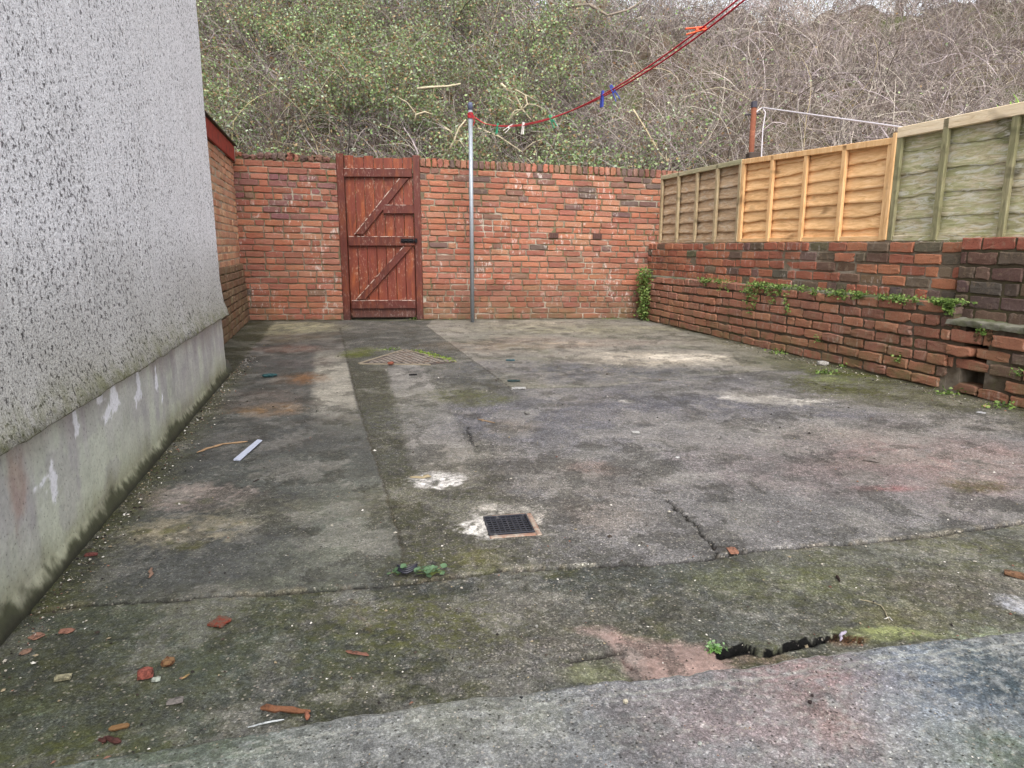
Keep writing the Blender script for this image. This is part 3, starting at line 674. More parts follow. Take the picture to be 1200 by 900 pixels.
# ================================================================== outbuilding
ob = empty('brick_outbuilding', (OB[0], OB[1], 0), label='low orange brick outbuilding with a red fascia board, between house and back wall', cat='outbuilding')
OC = [S(214, 154, 122), S(206, 138, 108), S(220, 164, 130), S(204, 144, 118), S(214, 150, 122)]
def ocol(a, z):
    c = random.choice(OC); k = random.uniform(.85, 1.1)
    return tuple(q*k for q in c)
bm_ob = brick_mat('outbuilding_brick', lime=.3, moss_h=.4, soot=.2)
mt_ob = mortar_mat('outbuilding_mortar', S(170, 156, 136), .15, .4)
br = courses(0, FO.len+.05, .68, 1.86, 16, header=.15, colf=ocol, dep=.07)
v, f, c = brick_rings(FO, br); sv, sf = slab_mesh(FO, 0, FO.len+.05, .66, 1.86, -.10, -.006)
V, F, C, MI = combine([(v, f, c, 0), (sv, sf, None, 1)])
link('brickwork', np_mesh('outbuilding_brickwork', V, F, C, matidx=MI), [bm_ob, mt_ob], ob)
# thicker, darker foot
br = courses(0, FO.len-.02, .0, .70, 9, header=.2, dark=.35, dep=.09, colf=lambda a, z: tuple(q*r_ for q, r_ in zip(ocol(a, z), (.40, .44, .44))))
br = [(a, b2, z0, z1, d+.055-.03*max(0, (z0-.4)/.3), dp, c) for (a, b2, z0, z1, d, dp, c) in br]
v, f, c = brick_rings(FO, br); sv, sf = slab_mesh(FO, 0, FO.len-.02, -.02, .685, -.10, .02)
V, F, C, MI = combine([(v, f, c, 0), (sv, sf, None, 1)])
link('foot_brickwork', np_mesh('outbuilding_foot', V, F, C, matidx=MI), [brick_mat('outbuilding_foot_brick', moss_h=.9, lime=.2), mortar_mat('foot_mortar', S(104, 96, 76), .7, .1)], ob, label='darker mossy brick foot of the outbuilding')
fm = simple_mat('red_fascia_paint', S(142, 52, 42), .6, .3, 14, second=S(112, 40, 36), sscale=9, bump=.2)
def fbox(mb, fr, s0, s1, d0, d1, z0, z1, b=.003, **k):
    mb.hexa([fr.w(s0, d0, z0), fr.w(s1, d0, z0), fr.w(s1, d1, z0), fr.w(s0, d1, z0), fr.w(s0, d0, z1), fr.w(s1, d0, z1), fr.w(s1, d1, z1), fr.w(s0, d1, z1)], b, **k)
mb = MB(); fbox(mb, FO, -.02, FO.len-.10, .008, .034, 1.86, 2.03); mb.build('fascia_board', fm, ob)
mb = MB(); fbox(mb, FO, -.02, FO.len-.04, -3.2, .06, 2.034, 2.05, .004); mb.build('roof', simple_mat('roof_felt', S(70, 66, 62), .9, .3, 30, second=S(84, 92, 50), sscale=12), ob)
mb = MB(); fbox(mb, FO, FO.len-.098, FO.len+.02, -.02, .03, 1.86, 2.02, .006); mb.build('end_block', simple_mat('pale_mortar', S(168, 158, 146), .9, .25, 40), ob)
# rounded mossy concrete kerb where the outbuilding meets the house corner
mb = MB(); pts = [Vector((HB[0]-.02, 4.74, -.01)), Vector((-2.10, 4.95, 0)), Vector((-2.2, 5.2, -.01)), Vector((-2.32, 5.5, -.05))]
mb.tube([p+Vector((-.05, 0, 0)) for p in pts], [.075, .085, .07, .02], 10); mb.build('foot_fillet', simple_mat('damp_fillet', S(70, 70, 62), .7, .4, 30, second=S(58, 64, 34), sscale=14), ob, smooth=True)

# ================================================================== back wall
zfb = lambda a: 1.0-.0205*(np.asarray(a)-.15)
wb_brick = brick_mat('back_wall_brick', lime=.75, moss_h=.30, soot=.35)
wb_mort = mortar_mat('back_wall_mortar', S(122, 108, 92), .45, .8)
gs0 = FB.s_at(399, 300)[0]; gs1 = FB.s_at(494.5, 300)[0]
def wall_section(name, label, s0, s1, colf, rough_top, ntop):
    r = empty(name, tuple(FB.w((s0+s1)/2, 0, 0)), label=label, cat='brick wall')
    k = 1.905
    br = courses(s0, s1, 0, k, 25, header=.16, joint=.0125, colf=colf, dep=.09, wave=.0025, L=.225)
    v, f, c = brick_rings(FB, br, zfb, wear=.0018); sv, sf = slab_mesh(FB, s0, s1, -.02, k, -.22, -.011, zfb)
    V, F, C, MI = combine([(v, f, c, 0), (sv, sf, None, 1)])
    link('brickwork', np_mesh(name+'_brickwork', V, F, C, matidx=MI), [wb_brick, wb_mort], r)
    # coping of bricks set on edge
    cp = []; s = s0+.003
    while s < s1-.04:
        w_ = .070*random.uniform(.92, 1.08); top = .108+random.gauss(0, .004); dz = 0
        if rough_top: top = .075+random.gauss(0, .018); w_ *= random.uniform(.95, 1.5); dz = random.gauss(0, .004)
        if s+w_ > s1: break
        c0 = pick(.45); cp.append((s+.004, s+w_-.006, k+dz+.006, k+top, random.gauss(.004, .004), .215, c0)); s += w_
    v, f, c = brick_rings(FB, cp, zfb, wear=.003 if not rough_top else .006, round_=.008 if not rough_top else .018)
    sv, sf = slab_mesh(FB, s0, s1, k+.0, k+(.092 if not rough_top else .04), -.21, -.012, zfb)
    V, F, C, MI = combine([(v, f, c, 0), (sv, sf, None, 1)])
    link('coping', np_mesh(name+'_coping', V, F, C, matidx=MI), [brick_mat(name+'_coping_brick', lime=.3, soot=.9), mortar_mat(name+'_coping_mortar', S(92, 84, 62), .9, .1)], r)
    return r
def colL(a, z):
    if z > 1.15 and random.random() < .45: return tuple(q*random.uniform(.9, 1.1) for q in S(150, 96, 92))
    return pick(.04)
def colR(a, z):
    if z > 1.5 and random.random() < .28: return random.choice(DKS)
    if z < .45: return tuple(q*random.uniform(.85, 1.0) for q in random.choice([S(160, 100, 80), S(166, 108, 88), S(150, 92, 76)]))
    return pick(.07)
wall_section('brick_wall', 'weathered red brick wall with crumbling mossy top, left of the gate', 0.1, gs0, colL, True, 25)
wall_section('brick_wall', 'long red brick wall topped with bricks on edge, right of the gate', gs1, FB.len-.25, colR, False, 25)
# cement smears and two dark air bricks in the right section
wr = [o for o in COL.objects if o.name.startswith('brick_wall') and 'long' in o.get('label', '')][0]
abm = simple_mat('dark_air_brick', S(86, 62, 56), .9, .3, 40)
for (px, py) in ((649, 276), (700, 277)):
    mb = MB(); a_, z_ = FB.s_at(px, py)
    for i in range(5): fbox(mb, FB, a_-.05+i*.022, a_-.05+i*.022+.013, .006, .016, z_-.03, z_+.03, .002)
    fbox(mb, FB, a_-.057, a_+.057, -.004, .008, z_-.034, z_+.034, .001)
    mb.build('air_brick', abm, wr)

# ================================================================== right-hand walls
rl_brick = brick_mat('retaining_brick', wet=.6, lime=.25, moss_h=.4, moss=.7, soot=.45, dark=(1.22, 1.24, 1.2))
rl_mort = mortar_mat('retaining_mortar', S(88, 78, 66), .4, .3)
LED = .55
sN = FR.s_at(1112, 400)[0]      # where the tall ledge stops
def colLow(a, z):
    k = 1-.15*min(1, max(0, (a-2.6)/2.2))
    c = random.choice([S(174, 112, 90), S(168, 106, 88), S(178, 118, 94), S(160, 104, 88), S(154, 100, 86)])
    if a > 4.4 and random.random() < .35: c = random.choice([S(122, 88, 80), S(112, 86, 80), S(132, 96, 84)])
    k *= random.uniform(.9, 1.1); return tuple(q*k for q in c)
r = empty('retaining_wall', tuple(FR.w(2.5, 0, 0)), label='damp red brick retaining wall with a weedy ledge along the right of the yard', cat='retaining wall')
hs0, hz0 = FR.s_at(1124, 440); hs1, _ = FR.s_at(1150, 440)
def skiphole(a, b_, z): return (b_ > hs0+.02 and a < hs1-.02 and z < hz0+.0 < z+.075)
br = courses(0, sN, .0, LED, 7, L=.225, joint=.014, header=.2, dj=.005, colf=colLow, dep=.11, wave=.006)
br = [(a, b2, z0-.03*math.exp(-((a-3)/2)**2)*0, z1, d, dp, c) for (a, b2, z0, z1, d, dp, c) in br]
br2 = courses(sN+.0, FR.len, -.0, .31, 4, L=.225, joint=.016, header=.2, dj=.008, colf=colLow, dep=.11, wave=.006, skip=skiphole)
s = sN+.01
while s < FR.len-.1:       # soldier course under the cement cap
    hd = random.random() < .15; w_ = (.20 if hd else .072)*random.uniform(.95, 1.15)
    br2.append((s, s+w_-.014, .318, .318+(.07 if hd else .115)+random.gauss(0, .004), random.gauss(0, .006), .1, colLow(s, 0))); s += w_
v, f, c = brick_rings(FR, br+br2, wear=.0022, round_=.007)
sv, sf = slab_mesh(FR, 0, sN, -.04, LED-.01, -.20, -.012); sv2, sf2 = slab_mesh(FR, sN, hs0-.01, -.04, .42, -.20, -.014); sv3, sf3 = slab_mesh(FR, hs0-.01, hs1+.01, -.04, .42, -.20, -.16); sv4, sf4 = slab_mesh(FR, hs1+.01, FR.len, -.04, .42, -.20, -.014)
V, F, C, MI = combine([(v, f, c, 0), (sv, sf, None, 1), (sv2, sf2, None, 1), (sv3, sf3, None, 1), (sv4, sf4, None, 1)])
link('brickwork', np_mesh('retaining_brickwork', V, F, C, matidx=MI), [rl_brick, rl_mort], r)
# cement caps
def capslab(name, s0, s1, zt, th, d0, d1, m, parent, amp=.012):
    A = np.arange(s0, s1+.001, .02); nt_ = 12; V = []
    for a in A:
        for i in range(nt_):
            t = i/(nt_-1); 
            if i < 3: d = d1; z = zt-th+th*i/2*.8
            else: d = d1-(d1-d0)*((i-3)/(nt_-4)); z = zt+.02*((i-3)/(nt_-4))
            w1 = (v1.fbm(np.array(a*7.), np.array(i*.7), 4)-.5); w2 = (v2.fbm(np.array(a*25.), np.array(i*2.), 3)-.5)
            V.append(tuple(fr_.w(a, d+(w1*amp*2+w2*amp) * (1 if i < 11 else 0), z+w2*amp+w1*amp)))
    return link(name, np_mesh(name, V, grid_faces(len(A), nt_), smooth=True), m, parent)
fr_ = FR
capm = simple_mat('mossy_cement', S(112, 110, 98), .9, .4, 25, second=S(74, 80, 44), sscale=6, slo=.42, shi=.6, bump=.8, bdist=.008)
capslab('ledge_mortar', 0, sN+.02, LED-.012, .02, -.20, -.006, capm, r, .004)
capslab('cement_cap', sN-.03, FR.len, .455, .035, -.20, .012, capm, r, .016)
mb = MB()   # crumbled core showing above the missing soldiers
for i in range(26):
    a_ = sN+random.uniform(-.02, .42); mb.box((-.02, -.02, -.018), (.02, .02, .018), .004, Matrix.Translation(FR.w(a_, random.uniform(-.03, -.005), random.uniform(.34, .45))) @ Matrix.Rotation(random.random()*3, 4, Vector((random.random(), random.random(), random.random())).normalized()) @ Matrix.Scale(random.uniform(.35, .9), 4))
mb.build('crumbled_mortar', simple_mat('crumbled_mortar', S(96, 74, 54), .95, .4, 40, bump=.8, bdist=.006), r)
# upper garden wall, set back behind the ledge
SB = -.11
FU = Frame2(tuple(FR.w(0, SB, 0).xy), tuple(FR.w(FR.len, SB, 0).xy), (-1, 0))
sP = FU.s_at(1127, 320)[0]
def colUp(a, z):
    if random.random() < min(.5, .10+.10*max(0, a-1.2)): return tuple(q*random.uniform(.85, 1.2) for q in random.choice([S(122, 98, 84), S(134, 108, 90), S(112, 94, 82), S(118, 94, 80)]))
    return random.choice([S(190, 116, 90), S(184, 106, 84), S(196, 124, 94), S(176, 104, 84)])
u = empty('garden_wall', tuple(FU.w(2.5, 0, LED)), label='patchy red and brown five-course brick wall under the wooden fence panels', cat='brick wall')
br = courses(0, sP-.01, LED-.01, .932, 5, header=.2, dj=.003, colf=colUp, dep=.11, joint=.012)
v, f, c = brick_rings(FU, br, wear=.0018, round_=.006); sv, sf = slab_mesh(FU, 0, sP, LED-.03, .925, -.15, -.009)
V, F, C, MI = combine([(v, f, c, 0), (sv, sf, None, 1)])
link('brickwork', np_mesh('garden_wall_brickwork', V, F, C, matidx=MI), [brick_mat('garden_wall_brick', lime=.55, moss_h=.1, soot=.45), mortar_mat('garden_wall_mortar', S(124, 112, 96), .2, .6)], u)
# pier
pr_ = empty('brick_pier', tuple(FU.w((sP+FR.len)/2, 0, .44)), label='thicker brown brick wall section with bright red top bricks at the right edge', cat='brick wall')
FP = Frame2(tuple(FR.w(0, SB+.035, 0).xy), tuple(FR.w(FR.len, SB+.035, 0).xy), (-1, 0))
def colP(a, z):
    if z > .80: return random.choice([S(172, 98, 80), S(164, 92, 76)])
    return tuple(q*random.uniform(.9, 1.15) for q in random.choice([S(112, 84, 76), S(120, 90, 78), S(104, 82, 76)]))
br = courses(sP+.005, FR.len, .44, .955, 6, header=.15, dj=.003, colf=colP, dep=.11, joint=.012)
v, f, c = brick_rings(FP, br, wear=.0018, round_=.006); sv, sf = slab_mesh(FP, sP+.002, FR.len, .43, .945, -.19, -.007)
V, F, C, MI = combine([(v, f, c, 0), (sv, sf, None, 1)])
link('brickwork', np_mesh('pier_brickwork', V, F, C, matidx=MI), [brick_mat('pier_brick', lime=.1, moss_h=.1, soot=.5), mortar_mat('pier_mortar', S(84, 76, 62), .35, .15)], pr_)

# ================================================================== gate
def gate_mat(name, hot=1.0):
    m, nt, b = mat(name, .5, .4); n = N(nt)
    g = n.noise(5, 5, .6, n.pos((4, 4, .6)), .6)
    c = n.ramp(g, [(.28, S(88, 44, 36)), (.5, S(116, 60, 44)), (.72, S(156, 92, 54))])
    c = n.mix(n.ramp(n.noise(3, 4, .6), [(.42, 0.), (.62, .7)]), c, S4(116, 58, 52))
    dp = n.sep(n.geo.outputs['Position'])[2]
    c = n.mix(n.ramp(dp, [(.02, .7), (.22, 0.)]), c, S4(84, 60, 58))
    c = n.mix(n.math('MULTIPLY', n.ramp(n.noise(60, 4, .7, n.pos((1, 1, .35))), [(.56, 0.), (.62, 1.)]), n.ramp(n.noise(5, 3), [(.42, .1), (.58, .8)])), c, S4(172, 150, 140))
    if hot != 1: c = n.mix(1., c, hot, 'MULTIPLY')
    n.L(c, b.inputs['Base Color']); n.L(n.bump(g, .5, .004), b.inputs['Normal']); return m
gm1 = gate_mat('gate_stain', (.88, .72, .58)); gm2 = gate_mat('gate_rail_stain', (.55, .45, .42))
worn = simple_mat('worn_edge_stain', S(92, 48, 40), .8, .3, 40, second=S(186, 168, 156), sscale=22, slo=.44, shi=.56)
gw = gs1-gs0
gt = empty('wooden_gate', tuple(FB.w((gs0+gs1)/2, 0, 0)), label='red-brown ledged and braced plank gate with peeling stain in the back wall', cat='gate')
PX = 98.5
def gx(zx): return gs0+(zx-35)/(430-35)*gw
def gz(zy): return (377-(170+zy/4.09))/PX*1.005
for (a, b2, h_, nm) in ((35, 70, 1.965, 'frame_post'), (396, 430, 1.95, 'frame_post')):
    mb = MB(); fbox(mb, FB, gx(a)+.002, gx(b2), -.07, .012, 0, h_, .005); mb.build(nm, gm2, gt)
nb = 7; bw = (gx(394)-gx(72))/nb; mb = MB()
for i in range(nb):
    t = 1.945-.012*i*.3+random.uniform(-.022, .012); a = gx(72)+i*bw
    fbox(mb, FB, a+.002, a+bw-.003, -.045, -.025+random.uniform(-.002, .002), .045+random.uniform(-.008, .012), t, .003)
mb.build('plank_panel', gm1, gt)
mb = MB(); fbox(mb, FB, gx(74), gx(392), -.075, -.052, .02, .1, .003); fbox(mb, FB, gx(78), gx(388), -.045, -.018, .03, .155, .004); mb.build('kick_board', gate_mat('kick_board_stain', .65), gt, label='dark rotten kick board')
for (x0, x1, y0, y1) in ((70, 392, 165, 127), (78, 396, 486, 442), (78, 394, 790, 750), (250, 398, 334, 294)):
    mb = MB(); fbox(mb, FB, gx(x0), gx(x1), -.024, .016, gz(y0), gz(y1), .004); fbox(mb, FB, gx(x0)+.004, gx(x1)-.004, -.024, .0185, gz(y1)-.004, gz(y1)+.002, .001, mi=1); mb.build('rail', [gm2, worn], gt)
for (x0, y0, x1, y1, wd) in ((128, 432, 352, 172, .085), (122, 745, 362, 490, .082)):
    A0 = Vector((gx(x0), gz(y0))); A1 = Vector((gx(x1), gz(y1))); t = (A1-A0).normalized(); q = Vector((-t.y, t.x))*wd/2
    # ends cut level with the rails
    hw = wd/2/abs(t.y)
    c4 = [(A0.x-hw, A0.y), (A0.x+hw, A0.y), (A1.x+hw, A1.y), (A1.x-hw, A1.y)]
    mb = MB(); p = [FB.w(a, -.024, z) for a, z in c4]+[FB.w(a, .012, z) for a, z in c4]; mb.hexa(p, .004); w5 = .009/abs(t.y); c5 = [(A0.x-hw-.001, A0.y), (A0.x-hw+w5, A0.y), (A1.x-hw+w5, A1.y), (A1.x-hw-.001, A1.y)]; mb.hexa([FB.w(a, -.02, z) for a, z in c5]+[FB.w(a, .0145, z) for a, z in c5], .001, 1); mb.build('brace', [gm2, worn], gt)
bk = simple_mat('black_iron', S(34, 32, 34), .5, .3, 60, metal=.6)
mb = MB(); fbox(mb, FB, gx(330), gx(392), .0165, .020, gz(472), gz(452), .001)
for q in (338, 362, 386): fbox(mb, FB, gx(q), gx(q+6), .020, .038, gz(470), gz(452), .002)
bo = mb.build('bolt', bk, gt)
mb = MB(); mb.tube([FB.w(gx(332), .028, gz(461)), FB.w(gx(410), .028, gz(461))], .0075, 8); mb.tube([FB.w(gx(350), .028, gz(461)), FB.w(gx(350), .055, gz(466))], .005, 6); mb.build('bolt_rod', bk, bo)
mb = MB(); fbox(mb, FB, gx(398), gx(410), .0125, .040, gz(471), gz(451), .002); mb.build('bolt_keeper', bk, bo)

# ================================================================== fence panels
def wood_mat(name, dark, mid, pale, green=0.0, gcol=S(110, 126, 86), white=.0, dirc=(1, 1, 9)):
    m, nt, b = mat(name, .85, .2); n = N(nt)
    g = n.noise(5, 6, .68, n.pos(dirc), 1.2)
    kn = n.noise(3.2, 2, .5, n.pos((1, 1, 2)))
    c = n.ramp(g, [(.3, dark), (.5, mid), (.7, pale)])
    c = n.mix(n.ramp(kn, [(.64, 0.), (.72, .75)]), c, tuple(q*.45 for q in dark))
    c = n.mix(n.attr(), c, c) if False else n.mix(1.0, c, n.attr(), 'MULTIPLY')
    if green: c = n.mix(n.math('MULTIPLY', n.ramp(n.noise(3.6, 6, .75, n.pos((1, 1, 3.5))), [(.42, 0.), (.56, 1.)]), green), c, gcol)
    if white: c = n.mix(n.math('MULTIPLY', n.ramp(n.noise(6, 5, .75, n.pos((1, 1, 5)), 1.0), [(.5, 0.), (.62, 1.)]), white), c, S4(206, 204, 190))
    n.L(c, b.inputs['Base Color']); n.L(n.bump(g, .6, .006), b.inputs['Normal']); return m
FF = Frame2(tuple(FR.w(0, -.165, 0).xy), tuple(FR.w(FR.len, -.165, 0).xy), (-1, 0))
def sF(px, py): return FF.s_at(px, py)[0]
def panel(s0, s1, z0, z1, nbat, mb_board, m_bat, m_rail, label, nboards=8, railh=.045, batw=.044, endm=None, slope=0.0, bats=None, relief=1.0, wavy=1.0):
    r = empty('garden_fence', tuple(FF.w((s0+s1)/2, 0, z0)), label=label, cat='fence panel', group='wooden fence panels on top of the right wall')
    # wavy-edged lap boards, one sheet each
    V = []; F = []; C = []; n0 = 0; hB = (z1-z0)/nboards
    for k in range(nboards):
        A = np.arange(s0+.01, s1-.009, .012); sd_ = random.random()*50
        zt = z0+(k+1)*hB+.025; zb = z0+k*hB-.012
        wv = (v1.fbm(A*3.4+sd_, A*0+sd_, 4, .6)-.5)*.038*wavy
        tint = np.array([random.uniform(.86, 1.12)]*3)
        rows = [(zt, 0.0), (zt-.35*(zt-zb), .004), (zb+.02, .012), (zb+.002, .017), (zb, .014), (zb+.006, .0035)]
        for (z, d) in rows:
            kk = 0 if z > zt-.001 else (.35 if z > zb+.025 else 1)
            bow = (v3.fbm(A*3+sd_, A*0+z*9, 3)-.5)*.010
            zz = np.clip(z+wv*kk, z0-.01, None)
            zz = np.minimum(zz, z1+slope*(A-s0)-.002)
            V.append(FF.warr(A, d*relief+bow-.006, zz)); C.append(np.tile(tint*(1 if d < .012 else 1.12), (len(A), 1)))
        F.append(grid_faces(len(rows), len(A))+n0); n0 += len(rows)*len(A)
    link('lap_boards', np_mesh('lap_boards', np.concatenate(V), np.concatenate(F), np.concatenate(C), smooth=True), mb_board, r)
    bats = bats or [s0+(s1-s0-batw)*i/(nbat-1)+batw/2 for i in range(nbat)]
    for i, a in enumerate(bats):
        mb = MB(); fbox(mb, FF, a-batw/2, a+batw/2, .0175, .042+.004*(i % 2), z0-.005, z1+slope*(a-s0)-.004, .003, c=(1, 1, 1)); mb.build('batten', m_bat, r)
    mb = MB(); e = slope*(s1-s0)
    P8 = [FF.w(s0, .010, z1-railh), FF.w(s1, .010, z1-railh+e), FF.w(s1, .046, z1-railh+e), FF.w(s0, .046, z1-railh), FF.w(s0, -.01, z1), FF.w(s1, -.01, z1+e), FF.w(s1, .046, z1+e), FF.w(s0, .046, z1)]
    mb.hexa(P8, .003, c=(1, 1, 1)); mb.build('top_rail', m_rail, r)
    mb = MB(); fbox(mb, FF, s0+batw, s1-batw, .014, .034, z0-.008, z0+.03, .003, c=(1, 1, 1)); mb.build('bottom_rail', mb_board, r)
    return r
p0, p1, p2 = sF(777, 240), sF(871, 235), sF(1047, 220)
brown = wood_mat('brown_lap_board', S(138, 112, 88), S(172, 146, 116), S(198, 174, 144), 0, S(128, 118, 90), .35)
orange = wood_mat('fresh_orange_board', S(196, 148, 98), S(228, 184, 132), S(240, 202, 156))
green = wood_mat('green_weathered_board', S(112, 104, 80), S(184, 172, 142), S(222, 212, 190), .55, S(150, 158, 104), .9)
pale_b = wood_mat('pale_batten', S(150, 130, 100), S(178, 158, 126), S(196, 180, 150), .2, S(120, 120, 90), dirc=(6, 6, 1))
or_b = wood_mat('orange_batten', S(200, 152, 104), S(226, 182, 130), S(238, 200, 152), dirc=(6, 6, 1))
gr_b = wood_mat('green_batten', S(108, 102, 78), S(140, 134, 104), S(170, 162, 130), .3, S(124, 128, 90), dirc=(6, 6, 1))
pale_r = wood_mat('pale_rail', S(206, 184, 150), S(228, 208, 176), S(238, 222, 194))
FZ0 = .94
panel(p0, p1-.005, FZ0, 1.71, 5, brown, pale_b, wood_mat('grey_rail', S(150, 140, 112), S(176, 166, 136), S(190, 182, 154), .3), 'dark brown waney lap fence panel nearest the back wall', 7)
panel(p1+.005, p2-.005, FZ0, 1.705, 5, orange, or_b, or_b, 'new orange waney lap fence panel between the brown and green panels', 8, slope=-.035)
b1, b2_ = FF.s_at(1109, 200)[0], FF.s_at(1188, 200)[0]
panel(p2+.03, p2+1.70, FZ0, 1.70, 4, green, gr_b, pale_r, 'green algae-stained fence panel with a pale new top rail', 5, railh=.07, relief=.4, wavy=1.6, bats=[p2+.052, b1, b2_, b2_+(b2_-b1), p2+1.68])
panel(p2+1.72, p2+3.3, FZ0, 1.70, 5, green, gr_b, pale_r, 'weathered green fence panel beyond the right edge', 5, railh=.07, relief=.4, wavy=1.6)
mb = MB(); a = p2+.012; fbox(mb, FF, a-.016, a+.018, .0, .05, FZ0, 1.668, .003, c=(1, 1, 1)); mb.build('fence_post', or_b, label='pale orange post between the orange and green fence panels', cat='fence post')
mb = MB(); a = p1; fbox(mb, FF, a-.0045, a+.0045, -.05, .052, FZ0, 1.69, .001, c=(1, 1, 1)); fbox(mb, FF, a-.02, a+.02, -.09, -.05, FZ0, 1.69, .002, c=(1, 1, 1))
mb.build('fence_post', pale_b, label='thin post behind the joint of the brown and orange fence panels', cat='fence post')

# ================================================================== poles and lines
galv = simple_mat('galvanised_steel', S(146, 152, 158), .5, .2, 30, metal=.35, bump=.1)
PB = Vector((-.475, 8.19, 0))
pl = empty('clothes_pole', tuple(PB), label='tall grey galvanised clothes-line pole standing against the back wall', cat='pole')
top = aty(555, 120, 8.19).z
mb = MB(); mb.tube([PB, PB+Vector((.004, 0, top-.08))], .024, 14); mb.build('shaft', galv, pl, smooth=True)
mb = MB(); mb.tube([PB+Vector((.004, 0, top-.08)), PB+Vector((.004, 0, top-.02)), PB+Vector((.004, 0, top))], [.027, .027, .02], 14)
mb.build('cap', simple_mat('blue_grey_cap', S(84, 90, 112), .5, .2, 30), pl, smooth=True)
mb = MB()
zk = aty(556, 135, 8.19).z
for i in range(5): 
    pts = [PB+Vector((.004+.029*math.cos(t), .029*math.sin(t), zk-.03+i*.013+.004*math.sin(2*t+i))) for t in np.linspace(0, 2*math.pi, 13)]
    mb.tube(pts, .0055, 5)
mb.tube([PB+Vector((.03, -.02, zk)), PB+Vector((.05, -.03, zk-.07)), PB+Vector((.035, -.03, zk-.12))], .005, 5)
mb.build('cord_binding', simple_mat('red_cord', S(168, 40, 48), .6, .25, 60), pl)
redm = simple_mat('red_line', S(186, 34, 52), .55, .2, 80)
X0, Y0_ = PB.x+.02, 8.1
def line_pt(Y, o=0.0):
    x = -.47+.30*(8.15-Y); z = 1.842+.0445*(Y-4.9)**2
    if Y > 7.6: z += (Y-7.6)*.09
    return Vector((x+o, Y, z+o*.8*math.sin(Y*1.3)))
wl = empty('washing_line', tuple(line_pt(8.1)), label='twin red washing line sagging from the grey pole across the yard', cat='washing line')
for o, ph in ((.0, 0), (.016, 1)):
    mb = MB(); mb.tube([line_pt(y, o) for y in np.linspace(8.11, -1.2, 70)], .0042, 6); mb.build('strand', redm, wl, smooth=True)
def y_on_line(px):
    lo, hi = 1.5, 8.0
    for _ in range(40):
        m_ = (lo+hi)/2; q = line_pt(m_); dep = m_*math.cos(PITCH)-(q.z-CH)*math.sin(PITCH)
        if 600+FPX*q.x/dep > px: lo = m_
        else: hi = m_
    return (lo+hi)/2
def peg_mesh(name, ml):
    mb = MB()
    for sgn in (-1, 1):
        mb.hexa([(-.005, sgn*.002, .02), (.005, sgn*.002, .02), (.005, sgn*.0075, .02), (-.005, sgn*.0075, .02), (-.004, sgn*.001, -.05+.01), (.004, sgn*.001, -.04), (.004, sgn*.006, -.04), (-.004, sgn*.006, -.04)] if False else
                [(-.0055, sgn*.009, -.058), (.0055, sgn*.009, -.058), (.0055, sgn*.013, -.058), (-.0055, sgn*.013, -.058), (-.0055, sgn*.001, .022), (.0055, sgn*.001, .022), (.0055, sgn*.006, .022), (-.0055, sgn*.006, .022)], .0008)
    mb.tube([(-.0075, 0, -.015), (.0075, 0, -.015)], .005, 8)
    return mb
for (px, nm, c, rz_, tilt, lab) in ((583, 'green', S(46, 132, 98), .4, .15, 'green clothes peg nearest the grey pole on the red line'),
        (598, 'white', S(214, 210, 204), 1.4, .9, 'white clothes peg hanging open and askew beside the first green peg'),
        (613, 'white', S(208, 204, 198), .6, .1, 'white clothes peg hanging straight at the lowest part of the red line'),
        (646, 'green', S(50, 150, 110), 1.2, -.5, 'green clothes peg alone between the white pegs and blue pegs'),
        (706, 'blue', S(44, 58, 140), .3, .05, 'dark blue clothes peg hanging straight down, left of the blue pair'),
        (718, 'blue', S(58, 84, 176), 1.3, -.5, 'blue clothes peg tilted, right of the blue pair'),
        (821, 'orange', S(226, 92, 48), 1.5, 1.4, 'orange clothes peg lying along the highest stretch of the red line')):
    mb = peg_mesh('clothes_peg', None); o = mb.build('clothes_peg', simple_mat(nm+'_peg_plastic', c, .4, .1, 50), label=lab, cat='clothes peg', group='clothes pegs on the red washing line')
    q = line_pt(y_on_line(px)); off = o.location.z   # pivot at the line
    M = Matrix.Translation(q) @ Matrix.Rotation(tilt, 4, 'Y') @ Matrix.Rotation(rz_, 4, 'Z') @ Matrix.Scale(1.25, 4)
    o.data.transform(Matrix.Translation(o.location)); o.location = (0, 0, 0); o.data.transform(M); center_origin(o)
# neighbour's rusty post with a white line
rp = aty(881, 182, 7.5); rt = aty(884, 119, 7.5)
n_ = empty('rusty_post', (rp.x, 7.5, .86), label='rusty iron post with a small crossbar behind the fence', cat='post')
rust = simple_mat('rust', S(112, 66, 48), .85, .35, 30, second=S(142, 92, 68), sscale=12)
mb = MB(); mb.tube([(rp.x, 7.5, .86), (rt.x, 7.5, rt.z-.03)], .028, 10); mb.build('shaft', rust, n_, smooth=True)
mb = MB(); mb.tube([(rt.x-.09, 7.5, rt.z-.13), (rt.x+.07, 7.5, rt.z-.12)], .010, 6); mb.build('crossbar', simple_mat('dark_iron', S(52, 48, 52), .6, .3, 40), n_)
mb = MB(); mb.tube([(rt.x, 7.5, rt.z-.06), (rt.x, 7.5, rt.z)], [.033, .03], 10); mb.build('cap', simple_mat('dark_cap', S(58, 56, 66), .6, .3, 40), n_)
mb = MB(); fbw = aty(882, 181, 7.35); mb.box((fbw.x-.05, 7.3, fbw.z-.5), (fbw.x+.07, 7.42, fbw.z+.02), .01); mb.build('base_block', simple_mat('dark_block', S(70, 60, 54), .9, .3, 30), n_)
q0 = aty(893, 126, 7.5); q1 = aty(1056, 149, 5.0)
mb = MB(); pts = [q0.lerp(q1, t) for t in np.linspace(0, 1.03, 20)]
